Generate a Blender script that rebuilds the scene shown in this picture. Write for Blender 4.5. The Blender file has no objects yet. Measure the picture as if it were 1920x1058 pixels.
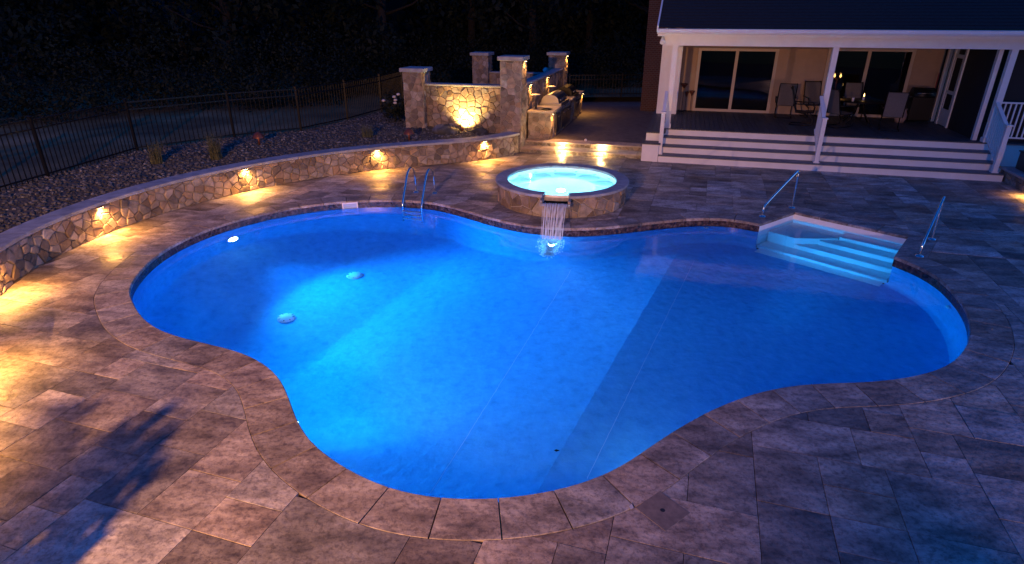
import bpy, math, random
import numpy as np
from mathutils import Vector, Matrix
from mathutils.geometry import delaunay_2d_cdt
random.seed(11); rng = np.random.default_rng(5)
R = math.radians
sc = bpy.context.scene
# ------------------------------------------------------------------ camera, sky, exposure
cam_d = bpy.data.cameras.new('camera'); cam = bpy.data.objects.new('camera', cam_d); sc.collection.objects.link(cam)
CAMZ, FPX, PITCH = 4.0, 1125.0, R(24)
cam.location = (0, 0, CAMZ); cam.rotation_euler = (R(90) - PITCH, 0, 0)
cam_d.sensor_width = 36; cam_d.lens = 36 * FPX / 1920; cam_d.clip_end = 600; cam_d.clip_start = .05
sc.camera = cam
w = bpy.data.worlds.new('World'); sc.world = w; w.use_nodes = True
nt = w.node_tree; bg = nt.nodes['Background']
sky = nt.nodes.new('ShaderNodeTexSky'); sky.sky_type = 'NISHITA'; sky.sun_disc = False
sky.sun_elevation = R(5.5); sky.sun_rotation = R(95); sky.ozone_density = 10
nt.links.new(sky.outputs[0], bg.inputs[0]); bg.inputs[1].default_value = 0.15
sc.view_settings.view_transform = 'Standard'; sc.view_settings.look = 'None'
sc.view_settings.exposure = 1.2; sc.view_settings.gamma = 1
sc.cycles.max_bounces = 10; sc.cycles.diffuse_bounces = 4; sc.cycles.transmission_bounces = 8; sc.cycles.transparent_max_bounces = 12
sc.cycles.use_denoising = True; sc.cycles.sample_clamp_indirect = 6; sc.cycles.blur_glossy = 0.8

WARM = (1, .43, .09)
def lamp(kind, loc, energy, color, parent=None, size=.03, aim=None, angle=None, blend=.5):
    d = bpy.data.lights.new('lamp', kind); d.energy = energy; d.color = color
    d.shadow_soft_size = size
    if kind == 'SPOT': d.spot_size = R(angle or 90); d.spot_blend = blend
    o = bpy.data.objects.new('lamp', d); sc.collection.objects.link(o)
    o.location = loc
    if aim is not None:
        o.rotation_euler = (Vector(aim) - Vector(loc)).to_track_quat('-Z', 'Y').to_euler()
    return o
# floodlights on the house behind the camera (they are what lights the near deck and the porch front)
FLOODS = [((-4.6, -4.6, 4.6), (-6.0, 7.2, 0), 5600, (1, .45, .16), 100, 1, .11),
          ((5.9, -3.0, 1.5), (8.5, 18, 1.7), 700, (1, .50, .40), 58, .6, .05)]
for a, b, e, c, an, bl, sz in FLOODS: lamp('SPOT', a, e, c, size=sz, aim=b, angle=an, blend=bl)

# ------------------------------------------------------------------ helpers
A = np.array([3.886, 17.928, 0.]); U = np.array([.9634, -.2679, 0.]); V = np.array([.2679, .9634, 0.]); Z = np.array([0, 0, 1.])
def H(u, v, z): p = A + U * u + V * v; return (p[0], p[1], z)
HANG = math.atan2(U[1], U[0])
def proj(p):
    d = np.asarray(p, float) - np.array([0, 0, CAMZ]); cp, sp = math.cos(PITCH), math.sin(PITCH)
    zc = d[1] * cp - d[2] * sp; up = d[1] * sp + d[2] * cp
    return (960 + FPX * d[0] / zc, 529 - FPX * up / zc) if zc > .05 else (-9999, 9999)

class MB:
    def __init__(s): s.v = []; s.f = []; s.uv = None; s.sm = []
    def add(s, vs, fs, smooth=False):
        n = len(s.v); s.v += [tuple(map(float, p)) for p in vs]; s.f += [tuple(i + n for i in f) for f in fs]; s.sm += [smooth] * len(fs); return s
    def box(s, c, sz, rz=0, frame=None, bev=0):
        x, y, z = [k / 2 for k in sz]; b = min(bev, x * .9, y * .9, z * .9)
        pts = []
        if b <= 0:
            pts = [(i * x, j * y, k * z) for i in (-1, 1) for j in (-1, 1) for k in (-1, 1)]
            fs = [(0, 1, 3, 2), (4, 6, 7, 5), (0, 4, 5, 1), (2, 3, 7, 6), (0, 2, 6, 4), (1, 5, 7, 3)]
        else:
            ring = lambda X, Y, k: [(-X, -Y, k), (X, -Y, k), (X, Y, k), (-X, Y, k)]
            pts = ring(x - b, y - b, -z) + ring(x, y, -z + b) + ring(x, y, z - b) + ring(x - b, y - b, z)
            fs = [(3, 2, 1, 0), (12, 13, 14, 15)] + [(r * 4 + i, r * 4 + (i + 1) % 4, r * 4 + 4 + (i + 1) % 4, r * 4 + 4 + i) for r in range(3) for i in range(4)]
        c_, s_ = math.cos(rz), math.sin(rz)
        return s.add([(c[0] + p[0] * c_ - p[1] * s_, c[1] + p[0] * s_ + p[1] * c_, c[2] + p[2]) for p in pts], fs)
    def hbox(s, u0, u1, v0, v1, z0, z1, bev=0):
        return s.box(H((u0 + u1) / 2, (v0 + v1) / 2, (z0 + z1) / 2), (abs(u1 - u0), abs(v1 - v0), abs(z1 - z0)), HANG, bev=bev)
    def quad(s, *p): return s.add(p, [tuple(range(len(p)))])
    def tube(s, pts, r, n=8, smooth=True, caps=True, closed=False):
        P = [Vector(p) for p in pts]; rr = r if hasattr(r, '__len__') else [r] * len(P); m = len(P); vs = []; prev = None
        for i, p in enumerate(P):
            a = P[(i - 1) % m] if (i or closed) else p; b = P[(i + 1) % m] if (i < m - 1 or closed) else p
            t = (b - a).normalized()
            if prev is None:
                q = Vector((0, 0, 1)) if abs(t.z) < .9 else Vector((1, 0, 0)); prev = (q - t * q.dot(t)).normalized()
            prev = (prev - t * prev.dot(t)).normalized(); bi = t.cross(prev)
            vs += [p + (prev * math.cos(k * 2 * math.pi / n) + bi * math.sin(k * 2 * math.pi / n)) * rr[i] for k in range(n)]
        fs = [(i * n + k, i * n + (k + 1) % n, ((i + 1) % m) * n + (k + 1) % n, ((i + 1) % m) * n + k) for i in range(m if closed else m - 1) for k in range(n)]
        s.add(vs, fs, smooth)
        if caps and not closed:
            b = len(s.v) - m * n; s.f += [tuple(b + k for k in reversed(range(n))), tuple(b + (m - 1) * n + k for k in range(n))]; s.sm += [False, False]
        return s
    def lathe(s, c, prof, n=20, smooth=True, ell=(1, 1)):
        vs = [(c[0] + r * ell[0] * math.cos(k * 2 * math.pi / n), c[1] + r * ell[1] * math.sin(k * 2 * math.pi / n), c[2] + z) for r, z in prof for k in range(n)]
        return s.add(vs, [(i * n + k, i * n + (k + 1) % n, (i + 1) * n + (k + 1) % n, (i + 1) * n + k) for i in range(len(prof) - 1) for k in range(n)], smooth)
    def prism(s, poly, z0, z1, bev=0):
        n = len(poly); s.add([(p[0], p[1], z0) for p in poly] + [(p[0], p[1], z1) for p in poly],
              [tuple(range(n, 2 * n)), tuple(reversed(range(n)))] + [(i, (i + 1) % n, n + (i + 1) % n, n + i) for i in range(n)])
        return s
MATW = {}
def build(name, mb, mat, parent=None, smooth=None, local=False, **props):
    me = bpy.data.meshes.new(name)
    vs = mb.v
    if parent is not None and not local:
        mi = MATW.get(parent.name, Matrix()).inverted()
        vs = [mi @ Vector(p) for p in vs]
    me.from_pydata(vs, [], mb.f); 
    if any(mb.sm): me.polygons.foreach_set('use_smooth', mb.sm)
    me.materials.append(mat); me.update()
    o = bpy.data.objects.new(name, me); sc.collection.objects.link(o)
    if parent is not None: o.parent = parent; MATW[o.name] = MATW.get(parent.name, Matrix())
    for k, v in props.items(): o[k] = v
    return o
def inst(src, name, parent, M):
    o = bpy.data.objects.new(name, src.data); sc.collection.objects.link(o); o.parent = parent; o.matrix_local = M; return o
def thing(name, label, cat, loc=(0, 0, 0), rz=0, group=None, kind=None):
    o = bpy.data.objects.new(name, None); sc.collection.objects.link(o); o.location = loc; o.rotation_euler = (0, 0, rz); o.empty_display_size = .2
    MATW[o.name] = Matrix.Translation(loc) @ Matrix.Rotation(rz, 4, 'Z')
    tag(o, label, cat, group, kind); return o
def tag(o, label=None, cat=None, group=None, kind=None):
    for k, v in (('label', label), ('category', cat), ('group', group), ('kind', kind)):
        if v: o[k] = v
    return o
def plight(parent, *a, **k):
    o = lamp(*a, **k)
    M = MATW.get(parent.name, Matrix()); loc = M.inverted() @ Vector(o.location)
    rot = (M.inverted().to_quaternion() @ o.rotation_euler.to_quaternion()).to_euler()
    o.parent = parent; o.location = loc; o.rotation_euler = rot; return o
def copy_tree(o, parent=None):
    c = o.copy(); sc.collection.objects.link(c)
    if parent: c.parent = parent
    for ch in o.children: copy_tree(ch, c)
    return c

# ------------------------------------------------------------------ materials
def mat(name, col, rough=.6, metal=0, var=None, scale=6, bump=0, bscale=40, objvar=0, ramp=None, rrange=None, stretch=(1, 1, 1), rot=0, emit=None, estr=0, spec=None, detail=6):
    m = bpy.data.materials.new(name); m.use_nodes = True; n = m.node_tree.nodes; L = m.node_tree.links; b = n['Principled BSDF']
    b.inputs['Base Color'].default_value = (*col, 1); b.inputs['Roughness'].default_value = rough; b.inputs['Metallic'].default_value = metal
    if spec is not None: b.inputs['Specular IOR Level'].default_value = spec
    if emit: b.inputs['Emission Color'].default_value = (*emit, 1); b.inputs['Emission Strength'].default_value = estr
    if not (var or bump or objvar or ramp or rrange): return m
    tc = n.new('ShaderNodeTexCoord'); mp = n.new('ShaderNodeMapping'); L.new(tc.outputs['Object'], mp.inputs['Vector'])
    mp.inputs['Scale'].default_value = stretch; mp.inputs['Rotation'].default_value = (0, 0, rot)
    oi = n.new('ShaderNodeObjectInfo'); at = n.new('ShaderNodeAttribute'); at.attribute_name = 'tone'
    ad = n.new('ShaderNodeMath'); ad.operation = 'ADD'; L.new(oi.outputs['Random'], ad.inputs[0]); L.new(at.outputs['Fac'], ad.inputs[1])
    fr = n.new('ShaderNodeMath'); fr.operation = 'FRACT'; L.new(ad.outputs[0], fr.inputs[0])
    sc_ = n.new('ShaderNodeVectorMath'); sc_.operation = 'SCALE'; sc_.inputs[0].default_value = (37, 53, 19); L.new(fr.outputs[0], sc_.inputs['Scale'])
    va = n.new('ShaderNodeVectorMath'); L.new(mp.outputs[0], va.inputs[0]); L.new(sc_.outputs[0], va.inputs[1])
    vec = va.outputs[0] if objvar else mp.outputs[0]
    no = n.new('ShaderNodeTexNoise'); no.inputs['Scale'].default_value = scale; no.inputs['Detail'].default_value = detail; no.inputs['Roughness'].default_value = .62; L.new(vec, no.inputs['Vector'])
    cr = n.new('ShaderNodeValToRGB'); L.new(no.outputs['Fac'], cr.inputs[0])
    k = var or 0
    cols = ramp or [(.3, tuple(c * (1 - k) for c in col)), (.7, tuple(min(1, c * (1 + k)) for c in col))]
    while len(cr.color_ramp.elements) < len(cols): cr.color_ramp.elements.new(.5)
    for e, (p, c) in zip(cr.color_ramp.elements, cols): e.position = p; e.color = (*c, 1)
    out = cr.outputs[0]
    if objvar:
        mr = n.new('ShaderNodeMapRange'); L.new(fr.outputs[0], mr.inputs[0]); mr.inputs[3].default_value = 1 - objvar; mr.inputs[4].default_value = 1 + objvar
        hs = n.new('ShaderNodeHueSaturation'); L.new(out, hs.inputs['Color']); L.new(mr.outputs[0], hs.inputs['Value'])
        m2 = n.new('ShaderNodeMath'); m2.operation = 'MULTIPLY'; m2.inputs[1].default_value = 7.31; L.new(fr.outputs[0], m2.inputs[0])
        f2 = n.new('ShaderNodeMath'); f2.operation = 'FRACT'; L.new(m2.outputs[0], f2.inputs[0])
        m3 = n.new('ShaderNodeMapRange'); L.new(f2.outputs[0], m3.inputs[0]); m3.inputs[3].default_value = .5; m3.inputs[4].default_value = 1.4; L.new(m3.outputs[0], hs.inputs['Saturation'])
        out = hs.outputs[0]
    L.new(out, b.inputs['Base Color'])
    if bump:
        bn = n.new('ShaderNodeTexNoise'); bn.inputs['Scale'].default_value = bscale; bn.inputs['Detail'].default_value = 5; L.new(tc.outputs['Object'], bn.inputs['Vector'])
        bu = n.new('ShaderNodeBump'); bu.inputs['Strength'].default_value = bump; bu.inputs['Distance'].default_value = .02; L.new(bn.outputs['Fac'], bu.inputs['Height']); L.new(bu.outputs[0], b.inputs['Normal'])
    if rrange:
        rn = n.new('ShaderNodeTexNoise'); rn.inputs['Scale'].default_value = scale * .6; rn.inputs['Detail'].default_value = 4; L.new(tc.outputs['Object'], rn.inputs['Vector'])
        r2 = n.new('ShaderNodeMapRange'); r2.inputs[1].default_value = .35; r2.inputs[2].default_value = .65; r2.inputs[3].default_value = rrange[0]; r2.inputs[4].default_value = rrange[1]
        L.new(rn.outputs['Fac'], r2.inputs[0]); L.new(r2.outputs[0], b.inputs['Roughness'])
    return m
TR = [(.28, (.085, .07, .06)), (.41, (.20, .165, .14)), (.55, (.35, .30, .26)), (.72, (.55, .49, .43))]
def paver_mat(name, objvar=.45, rr=(.36, .72)):
    m = mat(name, (.3, .26, .24), scale=1.6, objvar=objvar, ramp=TR, rrange=rr, bump=.5, bscale=13, stretch=(1.2, 2.6, 1), rot=R(20), detail=9)
    n = m.node_tree.nodes; L = m.node_tree.links; b = n['Principled BSDF']
    # small travertine pits and dark mineral blotches
    src = b.inputs['Base Color'].links[0].from_socket
    tc = next(x for x in n if x.bl_idname == 'ShaderNodeTexCoord')
    vo = n.new('ShaderNodeTexNoise'); vo.inputs['Scale'].default_value = 17; vo.inputs['Detail'].default_value = 8; vo.inputs['Roughness'].default_value = .8; L.new(tc.outputs['Object'], vo.inputs['Vector'])
    cr = n.new('ShaderNodeValToRGB'); cr.color_ramp.elements[0].position = .40; cr.color_ramp.elements[0].color = (.34, .31, .30, 1); cr.color_ramp.elements[1].position = .53; cr.color_ramp.elements[1].color = (1, 1, 1, 1); L.new(vo.outputs['Fac'], cr.inputs[0])
    mx = n.new('ShaderNodeMix'); mx.data_type = 'RGBA'; mx.blend_type = 'MULTIPLY'; mx.inputs[0].default_value = .75
    L.new(src, mx.inputs[6]); L.new(cr.outputs[0], mx.inputs[7]); L.new(mx.outputs[2], b.inputs['Base Color'])
    return m
M = {}
M['paver'] = paver_mat('travertine_paver'); M['coping'] = paver_mat('travertine_coping', .28, (.45, .7))
M['cap'] = mat('bluestone_cap', (.27, .28, .30), .55, var=.3, scale=5, bump=.3, objvar=.12)
M['stone'] = mat('field_stone', (.24, .19, .15), .72, scale=5, objvar=.48, ramp=[(.3, (.12, .095, .08)), (.5, (.22, .17, .13)), (.7, (.32, .25, .19))], bump=.6, bscale=30)
M['mortar'] = mat('mortar', (.30, .27, .23), .9, var=.25, scale=20, bump=.5)
M['bed'] = mat('joint_sand', (.045, .04, .036), .95, var=.3, scale=30)
M['white'] = mat('white_trim', (.74, .73, .72), .45, var=.05, scale=3)
M['siding'] = mat('pale_siding', (.36, .25, .18), .6, var=.06, scale=4)
M['deckb'] = mat('grey_deck_board', (.055, .06, .068), .6, scale=3, var=.25, objvar=.15, stretch=(1, 1, 1), bump=.2)
M['step_stone'] = mat('honed_step_stone', (.38, .32, .27), .9, var=.25, scale=4, bump=.3, objvar=.2, spec=.15)
M['frame'] = mat('tan_door_frame', (.46, .37, .30), .5)
M['tread'] = mat('stair_tread', (.10, .115, .135), .55, scale=3, var=.2, bump=.2)
M['shingle'] = mat('dark_shingle', (.008, .009, .012), .95, var=.4, scale=12, bump=.4)
M['black'] = mat('black_metal', (.012, .012, .013), .4, .6)
M['chrome'] = mat('polished_steel', (.72, .73, .75), .12, 1)
M['steel'] = mat('brushed_steel', (.50, .49, .47), .3, 1)
M['dark'] = mat('dark_plastic', (.02, .02, .022), .5)
M['rust'] = mat('dark_copper', (.16, .05, .03), .45, .5)
M['sling'] = mat('taupe_sling', (.15, .13, .12), .8, var=.15, scale=30)
M['upper'] = mat('patio_brick', (.10, .085, .08), .75, var=.35, scale=5, bump=.3)
M['lawn'] = mat('lawn_turf', (.10, .12, .075), .95, scale=.35, ramp=[(.36, (.035, .03, .012)), (.5, (.12, .09, .035)), (.66, (.24, .17, .08))], bump=.6, bscale=9)
M['gravelb'] = mat('gravel_soil', (.06, .055, .05), .95, var=.4, scale=15, bump=.7)
M['rock'] = mat('river_rock', (.2, .19, .18), .7, scale=3, objvar=.5, ramp=[(.3, (.02, .021, .022)), (.5, (.05, .051, .052)), (.74, (.22, .22, .22))], bump=.2)
M['leaf'] = mat('dark_leaf', (.010, .015, .009), .7, var=.5, scale=.8, spec=.2)
M['leaf2'] = mat('deep_green_leaf', (.007, .012, .008), .7, var=.5, scale=1.1, spec=.2)
M['grass'] = mat('dry_grass_blade', (.08, .085, .04), .8, var=.3, scale=9)
M['bark'] = mat('bark', (.014, .011, .010), .9, var=.4, scale=8, bump=.6)
M['flower'] = mat('pale_bloom', (.5, .48, .5), .8)
M['liner'] = mat('pool_liner', (.30, .55, .80), .55, scale=6, ramp=[(.30, (.05, .34, .66)), (.46, (.075, .43, .77)), (.56, (.085, .46, .80)), (.72, (.11, .53, .87))], bump=1.0, bscale=9, detail=12)
M['band'] = mat('dark_tile_band', (.03, .03, .035), .25, scale=14, ramp=[(.35, (.012, .010, .014)), (.5, (.05, .03, .028)), (.66, (.12, .09, .075))], detail=2)
M['shell'] = mat('white_fibreglass', (.80, .82, .84), .35, var=.04, scale=6)
M['lens'] = mat('glowing_lens', (1, 1, 1), .4, emit=(.55, .85, 1), estr=13)
M['warmlens'] = mat('warm_lens', (1, .8, .5), .4, emit=(1, .66, .30), estr=12)
M['redglow'] = mat('red_indicator', (.3, 0, 0), .4, emit=(1, .02, .05), estr=.8)
M['flame'] = mat('lit_bulb', (1, .7, .4), .4, emit=(1, .55, .16), estr=4)
M['pinkjar'] = mat('glazed_pot', (.42, .30, .26), .35, var=.2, scale=9)
M['red'] = mat('red_handle', (.30, .02, .02), .4)
M['screen'] = mat('dark_screen', (.012, .012, .014), .8)
M['interior'] = mat('dim_interior', (.06, .05, .045), .8)
def brick_mat(name, c1, c2, mo, scale, bw=.5, rh=.25):
    m = bpy.data.materials.new(name); m.use_nodes = True; n = m.node_tree.nodes; L = m.node_tree.links; b = n['Principled BSDF']; b.inputs['Roughness'].default_value = .85
    tc = n.new('ShaderNodeTexCoord'); mp = n.new('ShaderNodeMapping'); mp.inputs['Rotation'].default_value = (R(90), 0, 0); L.new(tc.outputs['Object'], mp.inputs['Vector'])
    t = n.new('ShaderNodeTexBrick'); t.inputs['Color1'].default_value = (*c1, 1); t.inputs['Color2'].default_value = (*c2, 1); t.inputs['Mortar'].default_value = (*mo, 1)
    t.inputs['Scale'].default_value = scale; t.inputs['Mortar Size'].default_value = .03; L.new(mp.outputs[0], t.inputs['Vector']); L.new(t.outputs['Color'], b.inputs['Base Color'])
    return m
M['brick'] = brick_mat('red_brick', (.085, .028, .018), (.055, .02, .015), (.10, .085, .075), 3.4)
def glassy(name, tint=(.9, .9, .9), rough=.0, ior=1.5):
    m = bpy.data.materials.new(name); m.use_nodes = True; n = m.node_tree.nodes; L = m.node_tree.links; n.remove(n['Principled BSDF'])
    t = n.new('ShaderNodeBsdfTransparent'); t.inputs[0].default_value = (*tint, 1); g = n.new('ShaderNodeBsdfGlossy'); g.inputs['Roughness'].default_value = rough
    f = n.new('ShaderNodeFresnel'); f.inputs[0].default_value = ior; mx = n.new('ShaderNodeMixShader')
    L.new(f.outputs[0], mx.inputs[0]); L.new(t.outputs[0], mx.inputs[1]); L.new(g.outputs[0], mx.inputs[2]); L.new(mx.outputs[0], n['Material Output'].inputs[0]); return m
M['pane'] = glassy('window_glass', (.5, .5, .5), .02)
def water_mat(name, bs, bscale):
    m = bpy.data.materials.new(name); m.use_nodes = True; n = m.node_tree.nodes; L = m.node_tree.links; n.remove(n['Principled BSDF'])
    g = n.new('ShaderNodeBsdfRefraction'); g.inputs['IOR'].default_value = 1.33; g.inputs['Roughness'].default_value = 0.02; g.inputs['Color'].default_value = (.96, .98, 1, 1)
    gl = n.new('ShaderNodeBsdfGlossy'); gl.inputs['Roughness'].default_value = .04
    fr = n.new('ShaderNodeFresnel'); fr.inputs[0].default_value = 1.33; mx = n.new('ShaderNodeMixShader')
    tc = n.new('ShaderNodeTexCoord'); no = n.new('ShaderNodeTexNoise'); no.inputs['Scale'].default_value = bscale; no.inputs['Detail'].default_value = 3; L.new(tc.outputs['Object'], no.inputs['Vector'])
    bu = n.new('ShaderNodeBump'); bu.inputs['Strength'].default_value = bs; bu.inputs['Distance'].default_value = .03; L.new(no.outputs['Fac'], bu.inputs['Height'])
    for x in (g, gl, fr): L.new(bu.outputs[0], x.inputs['Normal'])
    L.new(fr.outputs[0], mx.inputs[0]); L.new(g.outputs[0], mx.inputs[1]); L.new(gl.outputs[0], mx.inputs[2]); L.new(mx.outputs[0], n['Material Output'].inputs[0]); return m
M['water'] = water_mat('pool_water', .10, 3.0); M['spawater'] = water_mat('spa_water', .12, 4)
m = bpy.data.materials.new('falling_water'); m.use_nodes = True; n = m.node_tree.nodes; L = m.node_tree.links; b = n['Principled BSDF']
b.inputs['Base Color'].default_value = (.85, .93, 1, 1); b.inputs['Roughness'].default_value = .15; b.inputs['Alpha'].default_value = .6; M['fall'] = m
m = bpy.data.materials.new('white_bubbles'); m.use_nodes = True; n = m.node_tree.nodes; L = m.node_tree.links; n.remove(n['Principled BSDF'])
t = n.new('ShaderNodeBsdfTranslucent'); t.inputs[0].default_value = (.9, .95, 1, 1); g = n.new('ShaderNodeBsdfDiffuse'); g.inputs[0].default_value = (.85, .92, .95, 1); mx = n.new('ShaderNodeMixShader'); mx.inputs[0].default_value = .4
L.new(t.outputs[0], mx.inputs[1]); L.new(g.outputs[0], mx.inputs[2]); L.new(mx.outputs[0], n['Material Output'].inputs[0]); M['bubble'] = m

# ------------------------------------------------------------------ curves of the pool
def catmull(P, k=6):
    P = [np.array(p, float) for p in P]; out = []
    for i in range(len(P) - 1):
        a = P[max(i - 1, 0)]; b = P[i]; c = P[i + 1]; d = P[min(i + 2, len(P) - 1)]
        for j in range(k):
            t = j / k; out.append(.5 * ((2 * b) + (c - a) * t + (2 * a - 5 * b + 4 * c - d) * t * t + (3 * b - a - 3 * c + d) * t ** 3))
    out.append(P[-1]); return np.array(out)
def resample(P, step):
    P = np.array(P, float); d = np.r_[0, np.cumsum(np.linalg.norm(np.diff(P, axis=0), axis=1))]; n = max(2, int(round(d[-1] / step)) + 1); s = np.linspace(0, d[-1], n)
    return np.stack([np.interp(s, d, P[:, i]) for i in range(P.shape[1])], 1)
def smooth_open(P, it=4):
    P = P.copy()
    for _ in range(it): P[1:-1] = .25 * P[:-2] + .5 * P[1:-1] + .25 * P[2:]
    return P
RAW = [(6.94,10.11),(7.09,9.72),(7.12,9.16),(7.0,8.6),(6.78,7.99),(6.46,7.42),(6.13,7.0),(5.74,6.62),(5.37,6.36),(4.96,6.19),(4.51,6.07),(4.03,6.02),(3.51,5.99),(3.1,5.90),(2.68,5.74),(2.09,5.40),(1.53,4.97),(1.2,4.68),(.84,4.43),(.44,4.26),(-.02,4.16),(-.46,4.14),(-.91,4.2),(-1.33,4.37),(-1.71,4.62),(-2.06,4.92),(-2.34,5.3),(-2.59,5.76),(-2.87,6.2),(-3.26,6.56),(-3.69,6.80),(-4.28,7.03),(-4.83,7.28),(-5.36,7.70),(-5.78,8.2),(-6.08,8.6),(-6.30,9.15),(-6.45,9.82),(-6.49,10.5),(-6.38,11.22),(-6.10,11.92),(-5.66,12.55),(-5.02,13.13),(-3.99,13.64),(-2.9,13.78),(-2.1,13.66),(-1.6,13.41),(-1.09,13.0),(-.58,12.52),(-.11,12.15),(.34,11.9),(.99,11.72),(1.52,11.71),(2.13,11.84),(2.78,12.05),(3.18,12.18),(3.9,12.36),(4.43,12.38),(4.8,12.27),(5.19,11.98)]
CURVE = resample(smooth_open(resample(catmull(RAW), .08), 12), .12)
BAY = np.array([(5.19,11.98),(6.28,12.81),(7.83,11.17),(6.94,10.11)])
ring = list(map(tuple, CURVE)) + [tuple(p) for p in resample(BAY[:2], .15)[1:]] + [tuple(p) for p in resample(BAY[1:3], .15)[1:]] + [tuple(p) for p in resample(BAY[2:], .15)[1:-1]]
RING = np.array(ring)                       # clockwise seen from above starts at bay right front corner
def area(P): x, y = P[:, 0], P[:, 1]; return .5 * np.sum(x * np.roll(y, -1) - y * np.roll(x, -1))
if area(RING) < 0: pass
SGN = 1 if area(RING) < 0 else -1           # outward side of the walking direction
def offset(P, d):
    out = []; n = len(P); ang = []
    for i in range(n):
        a, b, c = P[i - 1], P[i], P[(i + 1) % n]; t1 = (b - a) / np.linalg.norm(b - a); t2 = (c - b) / np.linalg.norm(c - b)
        n1 = np.array([-t1[1], t1[0]]) * SGN; n2 = np.array([-t2[1], t2[0]]) * SGN; m_ = n1 + n2; m_ /= np.linalg.norm(m_); k = 1 / max(.45, m_ @ n1)
        out.append(b + m_ * d * k); ang.append((t1[0] * t2[1] - t1[1] * t2[0]) * SGN)
    out = np.array(out)
    for i in range(n):                      # deck-side convex corners: pull crossed points onto the mitre
        if ang[i] > .3:
            for j in range(n):
                if np.linalg.norm(P[j] - P[i]) < d * .8 and j != i: out[j] = out[i]
    return out
CW = .46
OUT = offset(RING, CW)
def inside(poly, x, y):
    c = False; n = len(poly); j = n - 1
    for i in range(n):
        if (poly[i][1] > y) != (poly[j][1] > y) and x < (poly[j][0] - poly[i][0]) * (y - poly[i][1]) / (poly[j][1] - poly[i][1]) + poly[i][0]: c = not c
        j = i
    return c
SPA = np.array([1.17, 13.86]); SR = 1.56; SI = 1.27; SZ = .50
circ = lambda c, r, n, z=None: [(c[0] + r * math.cos(2 * math.pi * k / n), c[1] + r * math.sin(2 * math.pi * k / n)) + ((z,) if z is not None else ()) for k in range(n)]
OUTL = [tuple(p) for p in OUT]
# drop duplicates for polygon tests
OUTP = [p for i, p in enumerate(OUTL) if math.dist(p, OUTL[i - 1]) > 1e-4]

def cdt_fill(loops, keep, z, extra=[]):
    vs, es = [], []
    for lp in loops:
        b = len(vs); vs += [Vector(p[:2]) for p in lp]; es += [(b + i, b + (i + 1) % len(lp)) for i in range(len(lp))]
    vs += [Vector(p) for p in extra]
    r = delaunay_2d_cdt(vs, es, [], 0, 1e-5); V2, F = r[0], r[2]
    F = [f for f in F if keep(sum(V2[i].x for i in f) / 3, sum(V2[i].y for i in f) / 3)]
    mb = MB(); zz = z if callable(z) else (lambda x, y: z)
    mb.add([(p.x, p.y, zz(p.x, p.y)) for p in V2], [tuple(f) for f in F]); return mb

# ------------------------------------------------------------------ ground
big = [(-70, -15), (70, -15), (70, 90), (-70, 90)]
build('ground', cdt_fill([big, OUTP, circ(SPA, 1.4, 40)], lambda x, y: not inside(OUTP, x, y) and math.hypot(x - SPA[0], y - SPA[1]) > 1.4, -.035), M['bed'], kind='structure')
hole = [(-11.5, -14), (-11.3, 0), (-11.2, 9), (-10.86, 12.42), (-10.6, 14), (-10.21, 16.4), (-8.38, 18.34), (-6.75, 19.52), (-5.76, 21.53), (-5.02, 23.82), (-4.4, 28.6), (9, 29), (14, 26), (30, 20), (30, -14)]
def lawn_h(x, y): return .48 + .22 * math.sin(x * .13 + 1) * math.sin(y * .1) * min(1, max(0, (y - 30) / 20)) + .35 * min(1, max(0, (y - 26) / 25))
grid = [(x + random.uniform(-.5, .5), y + random.uniform(-.5, .5)) for x in range(-68, 69, 4) for y in range(-13, 89, 4)]
lw = cdt_fill([[(-70, -14.5), (70, -14.5), (70, 90), (-70, 90)], hole], lambda x, y: not inside(hole, x, y), lawn_h, [g for g in grid if not inside(hole, *g)])
build('lawn', lw, M['lawn'], kind='structure')

# ------------------------------------------------------------------ patio of travertine pavers
patio = thing('patio', None, None, kind='structure')
TA = R(-17.4); ct, st = math.cos(TA), math.sin(TA); UN = .2
NX, NY = 130, 125; ox, oy = -12.5, -1.2
occ = np.zeros((NX, NY), bool); tiles = []
SZS = [(4, 3), (4, 3), (3, 3), (3, 4), (5, 3), (6, 4), (4, 4), (3, 2), (6, 3)]
rp = random.Random(4)
for j in range(NY):
    for i in range(NX):
        if occ[i, j]: continue
        run = 0
        while i + run < NX and not occ[i + run, j] and run < 9: run += 1
        c = SZS[:]; rp.shuffle(c); pick = None
        for (a, b) in c + [(2, 2), (2, 1), (1, 2), (1, 1)]:
            if a <= run and run - a != 1 and j + b <= NY and not occ[i:i + a, j:j + b].any(): pick = (a, b); break
        if not pick: pick = (1, 1) if run < 2 else (2, 1)
        a, b = pick; occ[i:i + a, j:j + b] = True; tiles.append((i, j, a, b))
spaC = circ(SPA, 1.47, 48)
def segs_of(lp): return [(lp[i], lp[(i + 1) % len(lp)]) for i in range(len(lp))]
SEG = segs_of(OUTP) + segs_of(spaC)
def bad(x, y): return inside(OUTP, x, y) or math.hypot(x - SPA[0], y - SPA[1]) < 1.46
WALLB_raw = [(-8.3, -.7), (-7.6, .6), (-6.7, 2.0), (-5.95, 3.2), (-5.65, 4.3), (-5.95, 5.3), (-6.6, 6.3), (-7.4, 7.4), (-8.05, 8.55), (-8.25, 9.6), (-8.25, 10.4), (-8.15, 11.2), (-7.93, 12.1), (-7.52, 13.1), (-6.8, 14.25), (-5.87, 15.3), (-4.77, 16.2), (-3.5, 16.93), (-2.15, 17.45), (-.95, 17.98), (-.1, 18.62), (.20, 18.98)]
WALLB = resample(smooth_open(resample(catmull(WALLB_raw), .15), 8), .2)
wpoly = [tuple(p) for p in WALLB] + [(-20, 30), (-20, -6), (-8.3, -6)]
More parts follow.
